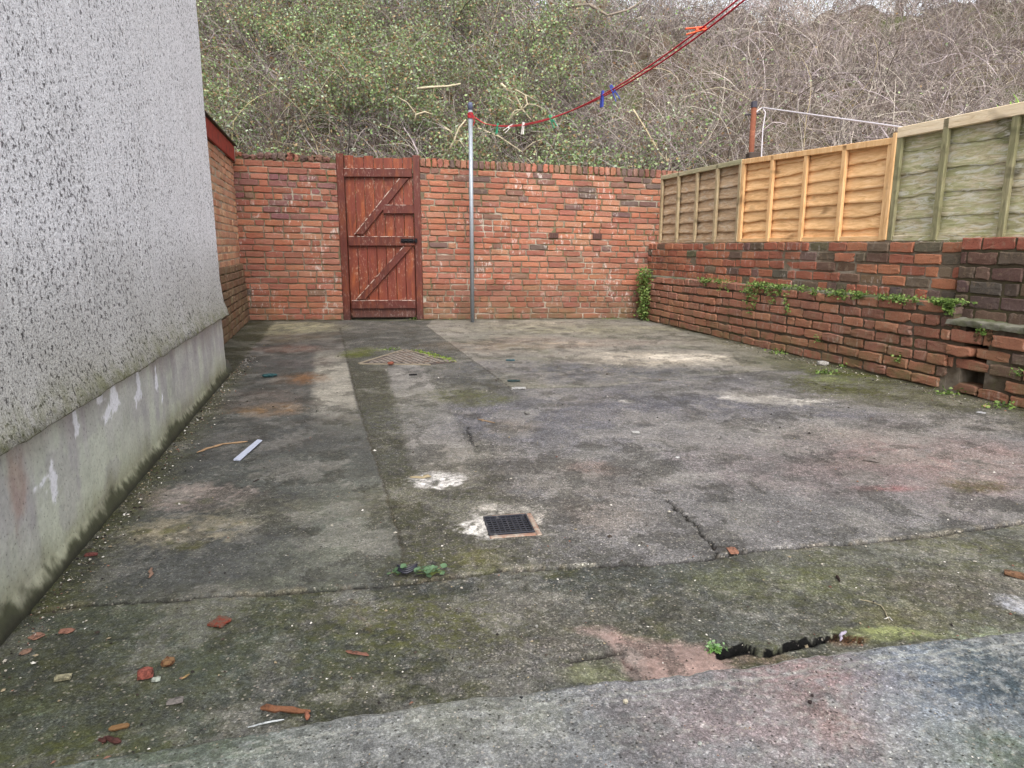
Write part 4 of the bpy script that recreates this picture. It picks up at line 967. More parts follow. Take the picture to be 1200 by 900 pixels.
mb.tube([(rt.x, 7.5, rt.z-.12)]+pts, .0065, 6); mb.tube([q0+Vector((0, -.01, 0)), aty(897, 132, 7.49), aty(894, 150, 7.49), aty(892, 186, 7.49), aty(891, 200, 7.49)], .006, 6)
mb.build('white_clothes_line', simple_mat('white_rope', S(206, 200, 206), .6, .1, 60), label='white clothes line from the rusty post, its loose end hanging down', cat='clothes line')

# ================================================================== vegetation
def tubes(P0, D0, Ln, nseg, r0, r1, curl, grav, rg, col, wander=.25, sides=3):
    """many curved tapering stems at once -> (V,F,C, path)"""
    n = len(P0); pts = np.empty((n, nseg+1, 3)); pts[:, 0] = P0
    d = D0/np.linalg.norm(D0, axis=1, keepdims=True); st = (Ln/nseg)[:, None]
    ax = rg.normal(0, 1, (n, 3)); ax /= np.linalg.norm(ax, axis=1, keepdims=True)
    for k in range(nseg):
        pts[:, k+1] = pts[:, k]+d*st
        d = d+np.cross(ax, d)*curl/nseg+rg.normal(0, wander/math.sqrt(nseg), (n, 3)); d[:, 2] -= grav/nseg
        d /= np.linalg.norm(d, axis=1, keepdims=True)
    tan = np.gradient(pts, axis=1); tan /= np.linalg.norm(tan, axis=2, keepdims=True)+1e-9
    a = np.cross(tan, np.array([.31, .17, .93])); a /= np.linalg.norm(a, axis=2, keepdims=True)+1e-9; b = np.cross(tan, a)
    t = np.linspace(0, 1, nseg+1)[None, :, None]; rad = np.reshape(r0, (-1, 1, 1))*(1-t)+np.reshape(r1, (-1, 1, 1))*t
    ring = [pts+(a*math.cos(w_)+b*math.sin(w_))*rad for w_ in [2*math.pi*i/sides for i in range(sides)]]
    V = np.stack(ring, 2).reshape(-1, 3)           # n, nseg+1, sides
    i = np.arange(n*(nseg+1)*sides).reshape(n, nseg+1, sides); j = np.roll(i, -1, 2)
    F = np.stack([i[:, :-1], j[:, :-1], j[:, 1:], i[:, 1:]], -1).reshape(-1, 4)
    C = np.repeat(col, (nseg+1)*sides, axis=0)
    return V, F, C, pts
def leaves(P, size, rg, col, droop=.0, quad=True, facing=None):
    n = len(P); a = rg.normal(0, 1, (n, 3)); a[:, 2] *= .6; a[:, 2] -= droop; a /= np.linalg.norm(a, axis=1, keepdims=True)
    nn = rg.normal(0, 1, (n, 3)); nn[:, 2] += .9
    if facing is not None: nn += facing
    b = np.cross(nn, a); b /= np.linalg.norm(b, axis=1, keepdims=True)+1e-9
    s = size[:, None]; nrm = np.cross(a, b)
    V = np.stack([P, P+a*s*.45+b*s*.36+nrm*s*.06, P+a*s, P+a*s*.45-b*s*.36+nrm*s*.06], 1).reshape(-1, 3)
    F = np.arange(n*4).reshape(n, 4); return V, F, np.repeat(col, 4, axis=0)
def veg_mat(name, rough=.7, trans=0.0, k=1.0, var=.5, scale=6):
    m, nt, b = mat(name, rough, .25); n = N(nt)
    c = n.mix(1.0, n.attr(), n.ramp(n.noise(scale, 3, .6), [(.3, 1-var*.6), (.7, 1+var*.5)]), 'MULTIPLY')
    n.L(c, b.inputs['Base Color'])
    if trans:
        t = n.new('ShaderNodeBsdfTranslucent'); n.L(c, t.inputs[0]); mx = n.new('ShaderNodeMixShader'); mx.inputs[0].default_value = trans
        n.L(b.outputs[0], mx.inputs[1]); n.L(t.outputs[0], mx.inputs[2]); n.L(mx.outputs[0], nt.nodes['Material Output'].inputs[0])
    return m
twm = veg_mat('bare_twig_bark', .85, 0, 1, .4, 3); lfm = veg_mat('bramble_leaf', .55, .25, 1, .5, 4)
rg = np.random.default_rng(5)
def colmix(n, cols, w_=None, jit=.15):
    c = np.array(cols)[rg.choice(len(cols), n, p=w_)]; return c*rg.uniform(1-jit, 1+jit, (n, 1))
def sample_hill(n, x0, x1, y0, y1):
    x = rg.uniform(x0, x1, n); y = y0+(y1-y0)*rg.random(n)**1.0
    return x, y
TW = [S(190, 178, 168), S(176, 162, 154), S(204, 194, 180), S(158, 144, 140), S(188, 174, 176), S(144, 128, 120)]
# greenness: 1 on the left bank, fading out to the right
def green_w(x, y):
    # boundary leans: lower part is green farther right
    b_ = 1.3-(y-9.5)*.20+(vh.fbm(x*.6, y*.6, 3)-.5)*2.6
    return 1/(1+np.exp((x-b_)*1.6))
parts = []; n1 = 15000
x, y = sample_hill(int(n1*1.6), -10, 15, 9.35, 17.3); kk_ = np.argsort(-(vh.fbm(x*1.6+20, y*1.9, 3)+.28*rg.random(len(x))))[:n1]; kk_ = rg.permutation(kk_); x, y = x[kk_], y[kk_]
z = hillz(x, y)+rg.uniform(-.05, .35, n1)
D = rg.normal(0, .75, (n1, 3)); D[:, 2] = np.abs(D[:, 2])+.45; D[:, 1] -= .25
Ln = rg.uniform(.7, 1.9, n1); Ln *= np.where(y > 15.2, .7, 1)
c = colmix(n1, TW); big_ = vh.fbm(x*.9+3, y*1.1+7, 3); c *= (.45+.85*big_)[:, None]; g = green_w(x, y); c *= (1-.35*g)[:, None]; c *= np.where(rg.random(n1) < .4, .62, 1.0)[:, None]
r0 = rg.gamma(2.2, .0018, n1)+.0018
V, F, C, pts = tubes(np.stack([x, y, z], 1), D, Ln, 8, r0, r0*.35, 1.6, .9, rg, c)
parts.append((V, F, C, 0))
# side shoots
n2 = 38000; idx = rg.integers(0, n1, n2); k = rg.integers(2, 9, n2); P2 = pts[idx, k]; D2 = pts[idx, k]-pts[idx, k-1]; D2 /= np.linalg.norm(D2, axis=1, keepdims=True); D2 += rg.normal(0, .65, (n2, 3)); D2[:, 2] += .1
c2 = c[idx]*rg.uniform(.8, 1.2, (n2, 1)); r2 = rg.uniform(.002, .0045, n2)
V, F, C, pts2 = tubes(P2, D2, rg.uniform(.25, .8, n2), 5, r2, r2*.4, 1.2, .3, rg, c2, .35)
parts.append((V, F, C, 0))
n5 = 6000; x, y = rg.uniform(14.5, 30, n5), rg.uniform(9.3, 17.5, n5); D = rg.normal(0, .75, (n5, 3)); D[:, 2] = np.abs(D[:, 2])+.45
V, F, C, _ = tubes(np.stack([x, y, hillz(x, y)], 1), D, rg.uniform(.7, 1.7, n5), 7, np.full(n5, .008), np.full(n5, .003), 1.6, .9, rg, colmix(n5, TW)*.75)
parts.append((V, F, C, 0))
V, F, C, MI = combine(parts)
k_ = (V[:, 1] < 8.95) & (V[:, 2] < 2.2); V[k_, 1] = 8.95+.02*rg.random(int(k_.sum()))      # nothing grows through the wall
link('bare_twig_thicket', np_mesh('bare_twig_thicket', V, F, C, smooth=True), twm, label='tangle of bare grey-brown twigs covering the steep bank behind the walls', cat='thicket', kind='stuff')
# leaves and dead leaves on the bramble stems
LV = [S(134, 150, 104), S(118, 138, 88), S(150, 162, 122), S(106, 124, 80), S(146, 158, 134), S(124, 150, 98)]
n3 = 330000; src = np.concatenate([pts[:, 3:].reshape(-1, 3), pts2[:, 1:].reshape(-1, 3)])
gi = green_w(src[:, 0], src[:, 1]); gi = gi*(.18+1.0*sst(.40, .56, vh.fbm(src[:, 0]*1.3+40, src[:, 2]*1.6, 3)))+.006
ii = rg.choice(len(src), n3, p=gi/gi.sum()); Pp = src[ii]+rg.normal(0, .05, (n3, 3)); Pp[:, 1] = np.where(Pp[:, 2] < 2.15, np.maximum(Pp[:, 1], 8.9), Pp[:, 1])
cc = colmix(n3, LV, jit=.3); dead = rg.random(n3) < .27; cc[dead] = colmix(int(dead.sum()), [S(140, 116, 84), S(120, 92, 66), S(156, 136, 104)])
cl = .8+.6*vh.fbm(Pp[:, 0]*2.2, Pp[:, 2]*2.2, 3); cc *= cl[:, None]
V, F, C = leaves(Pp, rg.uniform(.018, .056, n3), rg, cc, .2)
link('bramble_leaves', np_mesh('bramble_leaves', V, F, C), lfm, label='small green and brown bramble and ivy leaves over the left bank', cat='brambles', kind='stuff')
# pale long bramble canes
n4 = 260; x, y = sample_hill(n4, -8, 13, 9.4, 13.5); z = hillz(x, y)+rg.uniform(.1, .6, n4); D = rg.normal(0, .9, (n4, 3)); D[:, 2] = np.abs(D[:, 2])*.7+.15; D[:, 1] -= .1
c = colmix(n4, [S(166, 152, 124), S(150, 138, 114), S(176, 166, 142), S(136, 128, 94)], jit=.3); r0 = rg.gamma(3, .0016, n4)+.002
V, F, C, _ = tubes(np.stack([x, y, z], 1), D, rg.uniform(.8, 2.2, n4), 10, r0, r0*.4, 1.4, .8, rg, c, .3)
k_ = (V[:, 1] < 8.95) & (V[:, 2] < 2.2); V[k_, 1] = 8.95
link('bramble_canes', np_mesh('bramble_canes', V, F, C, smooth=True), twm, label='long pale bramble canes arching over the bank just behind the back wall', cat='brambles', kind='stuff')

# trees on the bank: bare trunks with limbs
def tree(x, y, r, h_, lean, label, colr, ivy=0, seed=1, nb=9):
    rr = np.random.default_rng(seed); z0 = float(hillz(x, y))-.1
    t = empty('bare_tree', (x, y, z0), label=label, cat='tree', group='trees on the bank')
    mb = MB(); n = 12; pts = []; rad = []
    for i in range(n):
        f_ = i/(n-1); pts.append(Vector((x+lean[0]*f_*h_+math.sin(f_*5+seed)*.08*h_*.3, y+lean[1]*f_*h_, z0+f_*h_))); rad.append(r*(1.25 if i == 0 else 1)*(1-.62*f_))
    mb.tube(pts, rad, 10)
    m_ = simple_mat('tree_bark', colr, .9, .45, 14, second=tuple(q*.45 for q in colr), sscale=6, bump=1, bdist=.02)
    mb.build('trunk', m_, t, smooth=True)
    P0 = []; D0 = []; 
    for i in range(nb):
        k_ = rr.integers(4, n); P0.append(pts[k_]); a_ = rr.random()*6.28; D0.append((math.cos(a_), math.sin(a_), rr.uniform(.3, 1.2)))
    P0 = np.array(P0); D0 = np.array(D0); L_ = rr.uniform(.25, .5, nb)*h_; c = np.tile(np.array(colr), (nb, 1))
    V1, F1, C1_, q1 = tubes(P0, D0, L_, 10, np.full(nb, r*.32), np.full(nb, r*.08), 1.0, -.2, rr, c, .4, 6)
    m2 = 160; i2 = rr.integers(0, nb, m2); k2 = rr.integers(2, 11, m2); d2 = q1[i2, k2]-q1[i2, k2-1]; d2 /= np.linalg.norm(d2, axis=1, keepdims=True); d2 += rr.normal(0, .6, (m2, 3)); d2[:, 2] += .15
    V2, F2, C2, q2 = tubes(q1[i2, k2], d2, rr.uniform(.6, 1.6, m2), 7, np.full(m2, .014), np.full(m2, .004), 1, 0, rr, c[i2]*1.1, .4, 4)
    m3 = 900; i3 = rr.integers(0, m2, m3); k3 = rr.integers(1, 8, m3); d3 = rr.normal(0, 1, (m3, 3)); d3[:, 2] = np.abs(d3[:, 2])
    V3, F3, C3, _ = tubes(q2[i3, k3], d3, rr.uniform(.2, .7, m3), 4, np.full(m3, .005), np.full(m3, .002), 1, 0, rr, c[i2[i3]]*1.1, .4, 3)
    V, F, C, MI = combine([(V1, F1, C1_, 0), (V2, F2, C2, 0), (V3, F3, C3, 0)])
    link('crown', np_mesh('bare_crown', V, F, C, smooth=True), twm, t)
    if ivy:
        rg2 = np.random.default_rng(seed+50); f_ = rg2.uniform(0, .75, ivy); base = np.array([[*pts[min(n-1, int(q*(n-1)))]] for q in f_]); base[:, 2] += rg2.uniform(-.2, .2, ivy)
        a_ = rg2.uniform(0, 6.28, ivy); rr_ = r*1.05+rg2.random(ivy)*.12; base[:, 0] += np.cos(a_)*rr_; base[:, 1] += np.sin(a_)*rr_
        cc = np.array([S(52, 74, 40), S(66, 88, 48), S(44, 62, 34)])[rg2.integers(0, 3, ivy)]
        V, F, C = leaves(base, rg2.uniform(.05, .1, ivy), rg2, cc, .6); link('ivy', np_mesh('trunk_ivy', V, F, C), lfm, t)
def hx(px, Y): return aty(px, 10, Y).x
tree(hx(655, 14.6), 14.6, .11, 6.5, (-.02, .02), 'grey slender trunk, leftmost of the three close together at the top of the bank', S(128, 116, 104), 0, 3)
tree(hx(684, 14.2), 14.2, .14, 7, (.04, .02), 'pale leaning trunk in the middle of the close three trees', S(140, 126, 110), 500, 4)
tree(hx(700, 14.9), 14.9, .12, 7, (.03, .0), 'trunk standing right of the pale leaning trunk on the bank', S(132, 116, 98), 0, 6)
tree(hx(598, 15.5), 15.5, .10, 6, (.02, .0), 'thin dark trunk half hidden in twigs left of the close three trees', S(96, 88, 80), 0, 8)
tree(hx(1160, 17.0), 17.0, .30, 7.5, (-.02, .0), 'thick dark trunk at the top right of the bank', S(104, 92, 78), 0, 9, 14)
tree(hx(905, 17.6), 17.6, .12, 6, (.03, 0), 'dark bare tree against the sky above the middle of the bank', S(96, 86, 78), 0, 12, 12)
tree(hx(345, 15.2), 15.2, .16, 6.5, (-.03, 0), 'ivy-covered trunk deep in the brambles on the left bank', S(92, 84, 70), 2600, 14)
tree(hx(1060, 18.2), 18.2, .10, 5.5, (.0, 0), 'slim bare tree beyond the brow, left of the thick dark trunk', S(100, 88, 80), 0, 17, 14)
# fallen / broken pale branches in the brambles
def branch(pixels, Y, r, label, kids=3, col=S(184, 172, 146)):
    P_ = [aty(px, py, Y-.02*i) for i, (px, py) in enumerate(pixels)]
    mb = MB(); n_ = len(P_); mb.tube(P_, [r*(1-.5*i/(n_-1)) for i in range(n_)], 7)
    for k in range(kids):
        i = random.randrange(1, n_); p = P_[i]; q = p+Vector((random.uniform(-.3, .3), random.uniform(-.15, .05), random.uniform(-.2, .25))); mid = (p+q)/2+Vector((random.uniform(-.05, .05), 0, .04)); mb.tube([p, mid, q], [r*.5, r*.4, r*.2], 6)
    return mb.build('fallen_branch', simple_mat('bleached_wood', col, .8, .25, 30), label=label, cat='branch', group='pale dead branches in the brambles', smooth=True)
def hz_at(Y): return Y
branch([(489, 104), (505, 102), (525, 101), (540, 98)], 10.0, .020, 'short bleached log lying level in the brambles above the wall', 1)
branch([(587, 98), (604, 112), (612, 128), (622, 140)], 9.75, .016, 'bleached forked branch hooked over just right of the grey pole top', 6)
branch([(596, 104), (606, 106), (616, 112), (618, 122), (612, 128)], 9.7, .013, 'curled bleached branch overlapping the forked one', 5)
branch([(486, 142), (488, 134), (498, 131), (507, 134)], 9.85, .015, 'small hooked pale branch left of the grey pole', 1)
branch([(524, 181), (532, 165), (538, 150), (546, 140)], 9.5, .018, 'pale branch rising from behind the wall left of the pole', 3)
branch([(560, 150), (585, 160), (612, 178)], 9.6, .013, 'straight pale stick slanting down behind the wall right of the pole', 1)
branch([(665, 8), (690, 5), (712, 18), (735, 12), (752, 2)], 13.2, .030, 'long drooping grey limb across the trunks at the top of the bank', 4, S(136, 124, 112))
branch([(742, 128), (756, 150), (772, 178), (782, 190)], 9.7, .010, 'thin pale cane rising above the middle of the back wall', 2, S(186, 172, 140))

# creepers, moss tufts and weeds
leafm = veg_mat('weed_leaf', .5, .3, 1, .4, 30)
def leaf_clump(name, label, cat, P_, size, cols, parent=None, droop=.3, group=None, facing=None, seed=0):
    rg2 = np.random.default_rng(seed+len(P_)); n = len(P_); cc = np.array(cols)[rg2.integers(0, len(cols), n)]*rg2.uniform(.7, 1.25, (n, 1))
    V, F, C = leaves(np.asarray(P_), rg2.uniform(size*.5, size*1.2, n), rg2, cc, droop, facing=facing)
    return center_origin(link(name, np_mesh(name, V, F, C), leafm, label=label, cat=cat, group=group))
GC_ = [S(116, 140, 72), S(98, 124, 62), S(140, 160, 92), S(86, 108, 56)]
def cluster(fr, s0, s1, z0, z1, n, d0=0, d1=.05, seed=0):
    r_ = np.random.default_rng(seed); a = r_.uniform(s0, s1, n); z = r_.uniform(z0, z1, n)
    k = v1.fbm(a*9+seed, z*9, 3) > .42; a, z = a[k], z[k]; d = r_.uniform(d0, d1, len(a)); return fr.warr(a, d, z)
def S_(px, py, fr=FR): return fr.s_at(px, py)
# ivy in the far corner
pp = []
rr = np.random.default_rng(77)
for i in range(900):
    t = rr.random(); z_ = .62-.6*t; sp = .17*(1-.55*t); a_ = rr.normal(.20, sp*.55); pp.append(tuple(FR.w(max(.02, a_)+.05, rr.uniform(.0, .09), z_+rr.normal(0, .03))))
leaf_clump('ivy_plant', 'bushy green ivy hanging down the wall in the far right corner', 'ivy', pp, .036, GC_, facing=np.array([-1., -.6, 0]), seed=1)
def hang(px0, px1, n, lens, lab, seed, name='creeper_plant', size=.022):
    rr = np.random.default_rng(seed); a0, a1 = S_(px0, 335)[0], S_(px1, 335)[0]; pp = []
    n = int(n*.6); strands = max(2, int((a1-a0)*15))
    for k in range(strands):
        a_ = rr.uniform(a0, a1); L_ = lens*rr.random()**1.5+.01
        for j in range(n//strands):
            t = rr.random(); pp.append(tuple(FR.w(a_+rr.normal(0, .014)+.02*math.sin(t*9+k), rr.uniform(.002, .03), LED+.012-L_*t+rr.normal(0, .006))))
        for j in range(n//strands//2): pp.append(tuple(FR.w(a_+rr.normal(0, .05), rr.uniform(-.08, .01), LED+.005+rr.random()*.02)))
    return leaf_clump(name, lab, 'creeper', pp, size, GC_, facing=np.array([-1., -.5, .2]), seed=seed, group='creepers along the ledge of the retaining wall')
hang(822, 862, 380, .17, 'thin creeper on the ledge with short trails, nearest the far corner', 11)
hang(866, 930, 1300, .30, 'thickest creeper trailing down the brick face from the middle of the ledge', 12)
hang(934, 1000, 380, .05, 'low mat of creeper lying along the ledge right of the thick trails', 13)
hang(1002, 1092, 520, .04, 'low strip of bright creeper along the near half of the ledge', 14)
hang(1094, 1128, 900, .08, 'bright leafy creeper bunch at the near end of the ledge', 15)
def tuft(px, py, lab, n=70, sp=.05, hgt=.04, size=.03, fr=None, seed=0, cat='weed', grass=False, z=0.0, cols=GC_, name='weed'):
    rr = np.random.default_rng(seed)
    if fr is None: x, y = fl(px, py, z); c = Vector((x, y, z))
    else: a_, z_ = fr.s_at(px, py); c = fr.w(a_, .01, z_)
    if grass:
        P0 = np.array([[c.x+rr.normal(0, sp), c.y+rr.normal(0, sp*.5), c.z] for _ in range(n)]); D0 = rr.normal(0, .6, (n, 3)); D0[:, 2] = 1
        V, F, C, _ = tubes(P0, D0, rr.uniform(.4, 1, n)*hgt, 4, np.full(n, .0022), np.full(n, .0005), .8, .8, rr, np.array(cols)[rr.integers(0, len(cols), n)])
        return center_origin(link(name, np_mesh(name, V, F, C), leafm, label=lab, cat=cat, group='small weeds in the joints'))
    pp = [(c.x+rr.normal(0, sp), c.y+rr.normal(0, sp*.6), c.z+abs(rr.normal(0, hgt*.5))) for _ in range(n)]
    return leaf_clump(name, lab, cat, pp, size, cols, seed=seed, group='small weeds in the joints')
tuft(333, 375, 'small bright weed at the foot of the wall left of the gate', 90, .05, .04, .03, seed=1)
tuft(395, 373, 'tiny weed beside the left gate post', 50, .05, .03, .025, seed=2)
tuft(490, 374, 'low weeds under the right gate post', 120, .09, .04, .028, seed=3)
tuft(520, 374, 'little green weed at the wall foot between gate and pole', 60, .05, .03, .025, seed=4)
tuft(720, 374, 'low grass tuft at the wall foot near the far right corner', 60, .08, .03, .022, seed=5, grass=True)
tuft(458, 410, 'bright moss tuft at the upper left edge of the manhole cover', 90, .05, .012, .018, seed=6)
for i_, (px, py, lb) in enumerate(((500, 413, 'string of yellow-green moss along the right edge of the manhole cover'),)):
    rr = np.random.default_rng(60); pp = []
    for j in range(500):
        t = rr.random(); x, y = fl(486+t*46, 412+t*12); pp.append((x+rr.normal(0, .02), y+rr.normal(0, .035), .004+abs(rr.normal(0, .008))))
    leaf_clump('moss', lb, 'moss', pp, .016, [S(128, 150, 60), S(106, 130, 50), S(142, 158, 76)], seed=8)
tuft(838, 760, 'grassy green weed at the left end of the broken gap', 80, .010, .015, .009, seed=9, cols=[S(110, 140, 96), S(134, 160, 118)])
tuft(839, 762, 'thin grass blades beside the green weed at the broken gap', 40, .011, .02, seed=10, grass=True, cols=[S(110, 150, 80)])
for i_, (px, py, lb) in enumerate(((912, 414, 'small weed at the foot of the brick wall beyond the pale stone'), (968, 438, 'grassy weed by the pale stone at the brick wall foot'), (997, 430, 'mossy tuft under the middle of the retaining wall'), (1054, 424, 'upright weed growing from the brick joint by the wall foot'), (1112, 462, 'weed in the joint under the hole in the brick wall'), (1155, 392, 'little green weed on the face of the soldier bricks'), (1195, 440, 'weed at the right edge below the brick wall'), (1172, 478, 'tiny weed on the ground near the right edge'), (875, 342, 'tiny weed in the brick face under the thick creeper'), (960, 400, 'seedling on the brick face right of the creeper'))):
    if py in (424, 392, 342, 400, 440): tuft(px, py, lb, 60, .02, .05, .02, fr=FR, seed=20+i_)
    else: tuft(px, py, lb, 70, .05, .035, .025, seed=20+i_)
# broad-leaved weed at the crack and the black plastic
def broad_leaf_weed(px, py, lab, n, seed, sp=.035):
    rr = np.random.default_rng(seed); x, y = fl(px, py); mb = MB()
    for i in range(n):
        a_ = rr.random()*6.28; rad = rr.uniform(.1, 1)*sp; c = Vector((x+math.cos(a_)*rad*1.3, y+math.sin(a_)*rad*.7, .006+rr.random()*.022)); s = rr.uniform(.005, .010)
        tl = Vector((rr.normal(0, .35), rr.normal(0, .35), 1)).normalized(); u_ = tl.cross(Vector((math.cos(a_), math.sin(a_), 0))).normalized(); w_ = u_.cross(tl)
        k = rr.uniform(.7, 1.2); col = tuple(q*k for q in S(92, 118, 88)); m_ = 8
        mb.add([c]+[c+(u_*math.cos(2*math.pi*j/m_)+w_*math.sin(2*math.pi*j/m_))*s*(1+.15*math.sin(j*3))+tl*s*.15 for j in range(m_)], [(0, 1+j, 1+(j+1) % m_) for j in range(m_)], c=col)
        mb.tube([Vector((x, y, 0)), (Vector((x, y, 0))+c)/2+Vector((0, 0, .006)), c], .0009, 4, c=S(110, 120, 70))
    return mb.build('weed', leafm, label=lab, cat='weed', group='small weeds in the joints')
broad_leaf_weed(505, 675, 'round-leaved green weed in the long crack, right of the black plastic strip', 34, 3)
broad_leaf_weed(466, 674, 'flat round-leaved weed left of the black plastic strip', 16, 4, .03)
# conifer tip behind the fence
rr = np.random.default_rng(9); b0 = aty(1192, 128, 4.6); P0 = np.tile(np.array([b0.x, b0.y, b0.z-.12]), (60, 1))+rr.normal(0, .02, (60, 3)); D0 = rr.normal(0, .45, (60, 3)); D0[:, 2] = 1
V, F, C, _ = tubes(P0, D0, rr.uniform(.08, .2, 60), 5, np.full(60, .008), np.full(60, .002), .6, 0, rr, np.tile(np.array(S(150, 190, 84)), (60, 1)))
t_ = MB(); t_.tube([(b0.x, b0.y, .86), (b0.x, b0.y, b0.z-.1)], .015, 6)
pt_ = empty('garden_shrub', (b0.x, b0.y, .86), label='bright green shrub tip showing above the green fence panel', cat='shrub')
link('foliage', np_mesh('shrub_tip', V, F, C), leafm, pt_); t_.build('stem', twm, pt_)

# ================================================================== gully grate and manhole
gz_ = .004
gr = empty('drain_grate', (GC.x, GC.y, 0), label='square black grid over the yard gully, ringed by terracotta and plaster dust', cat='drain')
MG = Matrix.Translation((GC.x, GC.y, 0)) @ Matrix.Rotation(GA, 4, 'Z')
mb = MB(); 
for (x0, y0, x1, y1) in ((-GS, -GS, GS, -GS+.006), (-GS, GS-.006, GS, GS), (-GS, -GS+.0062, -GS+.006, GS-.0062), (GS-.006, -GS+.0062, GS, GS-.0062)): mb.box((x0, y0, -.012), (x1, y1, gz_+.003), .001, MG)
nbar = 8; st_ = (2*GS-.012)/nbar
for i in range(1, nbar):
    p = -GS+.006+i*st_; mb.box((p-.0019, -GS+.0065, .0005), (p+.0019, GS-.0065, .0035), .0005, MG); mb.box((-GS+.0065, p-.0022, .0008), (GS-.0065, p+.0022, .0042), .0005, MG)
mb.build('grid', simple_mat('black_plastic', S(40, 41, 48), .45, .3, 50, second=S(112, 110, 108), sscale=26, slo=.6, shi=.72), gr)
terr = simple_mat('terracotta', S(130, 98, 82), .9, .3, 60, second=S(150, 142, 130), sscale=26, slo=.42)
mb = MB(); w_ = .020
for (x0, y0, x1, y1) in ((GS+.002, -GS-w_, GS+w_, GS+.01), (-GS, -GS-w_, GS+.0015, -GS-.002), (-GS+.03, GS+.002, GS, GS+.014)): mb.box((x0, y0, -.05), (x1, y1, .0035), .003, MG)
mb.build('terracotta_rim', terr, gr)
mb = MB()
for (x0, y0, x1, y1) in ((-GS-.004, -GS-.004, -GS-.001, GS+.004), (GS+.0005, -GS, GS+.0018, GS), (-GS, -GS-.0018, GS, -GS-.0005), (-GS, GS+.0005, GS, GS+.0018), ): mb.box((x0, y0, -.2), (x1, y1, -.001), 0, MG)
mb.box((-GS-.004, -GS-.004, -.21), (GS+.004, GS+.004, -.2), 0, MG); mb.build('pit', simple_mat('dark_pit', S(26, 24, 24), .9, .2, 30), gr)
# manhole: triangular showing part of a cast chequered cover
mh = [Vector(fl(422, 427)+(0,)), Vector(fl(474, 411)+(0,)), Vector(fl(533, 425)+(0,)), Vector(fl(505, 428)+(0,))]
r = empty('manhole_cover', tuple(mh[0]), label='chequered iron manhole cover, half buried in concrete before the gate', cat='manhole')
iron = simple_mat('old_cast_iron', S(118, 110, 102), .8, .4, 40, second=S(96, 80, 68), sscale=10, bump=.5)
mb = MB(); p = [q+Vector((0, 0, -.02)) for q in mh]+[q+Vector((0, 0, .007)) for q in mh]; mb.hexa(p, .002); mb.build('plate', simple_mat('recess_iron', S(70, 62, 57), .85, .3, 40), r)
e1_ = (mh[1]-mh[0]).normalized(); e2_ = (mh[2]-mh[1]).normalized()
mb = MB()
def inside_mh(q, mrg=.02):
    for i in range(4):
        a_, b_ = mh[i], mh[(i+1) % 4]; c_ = (b_-a_).to_2d(); n2_ = Vector((c_.y, -c_.x)).normalized()
        if (q.to_2d()-a_.to_2d()).dot(n2_) < mrg: return False
    return True
sx_, sy_ = .052, .052
for i in range(-14, 26):
    for j in range(-14, 26):
        q = mh[0]+Vector((i*sx_+(j % 2)*sx_/2, j*sy_*.86, 0))
        if not inside_mh(q, .025): continue
        w2, h2 = sx_*.38, sy_*.26
        pts = [q+Vector((w2*math.cos(a_), h2*math.sin(a_)*1.1, 0)) for a_ in (0, math.pi/3, 2*math.pi/3, math.pi, 4*math.pi/3, 5*math.pi/3)]
        mb.add([p_+Vector((0, 0, .0075)) for p_ in pts]+[q+(p_-q)*.8+Vector((0, 0, .013)) for p_ in pts], [(k, (k+1) % 6, 6+(k+1) % 6, 6+k) for k in range(6)]+[tuple(range(6, 12))])
mb.build('chequer_pads', iron, r)
mb = MB()
for i in range(3):
    a_, b_ = mh[i], mh[(i+1) % 4]; 
    if i == 2: a_, b_ = mh[3], mh[0]
    t = (b_-a_).normalized(); n2_ = Vector((-t.y, t.x, 0)) ; up_ = Vector((0, 0, .011)); lo_ = Vector((0, 0, -.02)); wd = .022
    mb.hexa([a_+lo_, b_+lo_, b_+n2_*wd+lo_, a_+n2_*wd+lo_, a_+up_, b_+up_, b_+n2_*wd+up_, a_+n2_*wd+up_], .002)
mb.build('frame', simple_mat('frame_iron', S(126, 116, 100), .85, .3, 40), r)

# ================================================================== debris
def rock(name, lab, cat, px, py, size, col, flat=.5, seed=0, z=0.0, asp=(1, 1), group=None, rough=.25, rz=None, sub=2, second=None):
    rr = random.Random(seed); bm = bmesh.new(); bmesh.ops.create_icosphere(bm, subdivisions=sub, radius=.5)
    off = Vector((seed*3.1, seed*1.7, 0))
    for v in bm.verts:
        p = v.co.normalized(); k = 1+rough*2*mnoise.noise(p*1.6+off)+rough*mnoise.noise(p*4+off)
        q = Vector((p.x*asp[0], p.y*asp[1], p.z))*.5*k
        # square it off a little, like broken masonry
        q = Vector([max(-.38*(asp[i] if i < 2 else 1), min(.38*(asp[i] if i < 2 else 1), q[i])) for i in range(3)]); v.co = q
    for v in bm.verts: v.co = Vector((v.co.x*size, v.co.y*size, v.co.z*size*flat))
    col = tuple(q*.50+.14*sum(col)/3 for q in col)
    if second is not None: second = tuple(q*.7 for q in second)
    else: second = tuple(q*.5 for q in col)
    me = bpy.data.meshes.new(name); bm.to_mesh(me); bm.free()
    zb = min(v.co.z for v in me.vertices); me.transform(Matrix.Translation((0, 0, -zb-.002)))
    me.transform(Matrix.Rotation(rz if rz is not None else rr.random()*6, 4, 'Z'))
    x, y = fl(px, py, z)
    return link(name, me, simple_mat(name+'_surface', col, .95, .45, 160, second=second, sscale=90, slo=.48, shi=.6, bump=.8, bdist=.002), loc=(x, y, z+.002), label=lab, cat=cat, group=group)
BR = S(160, 84, 66)
rock('brick_fragment', 'reddish brick lump, biggest piece of rubble at the lower left', 'brick fragment', 171, 794, .036, S(172, 84, 64), .75, 3, asp=(1.1, .8), rz=.3, rough=.2)
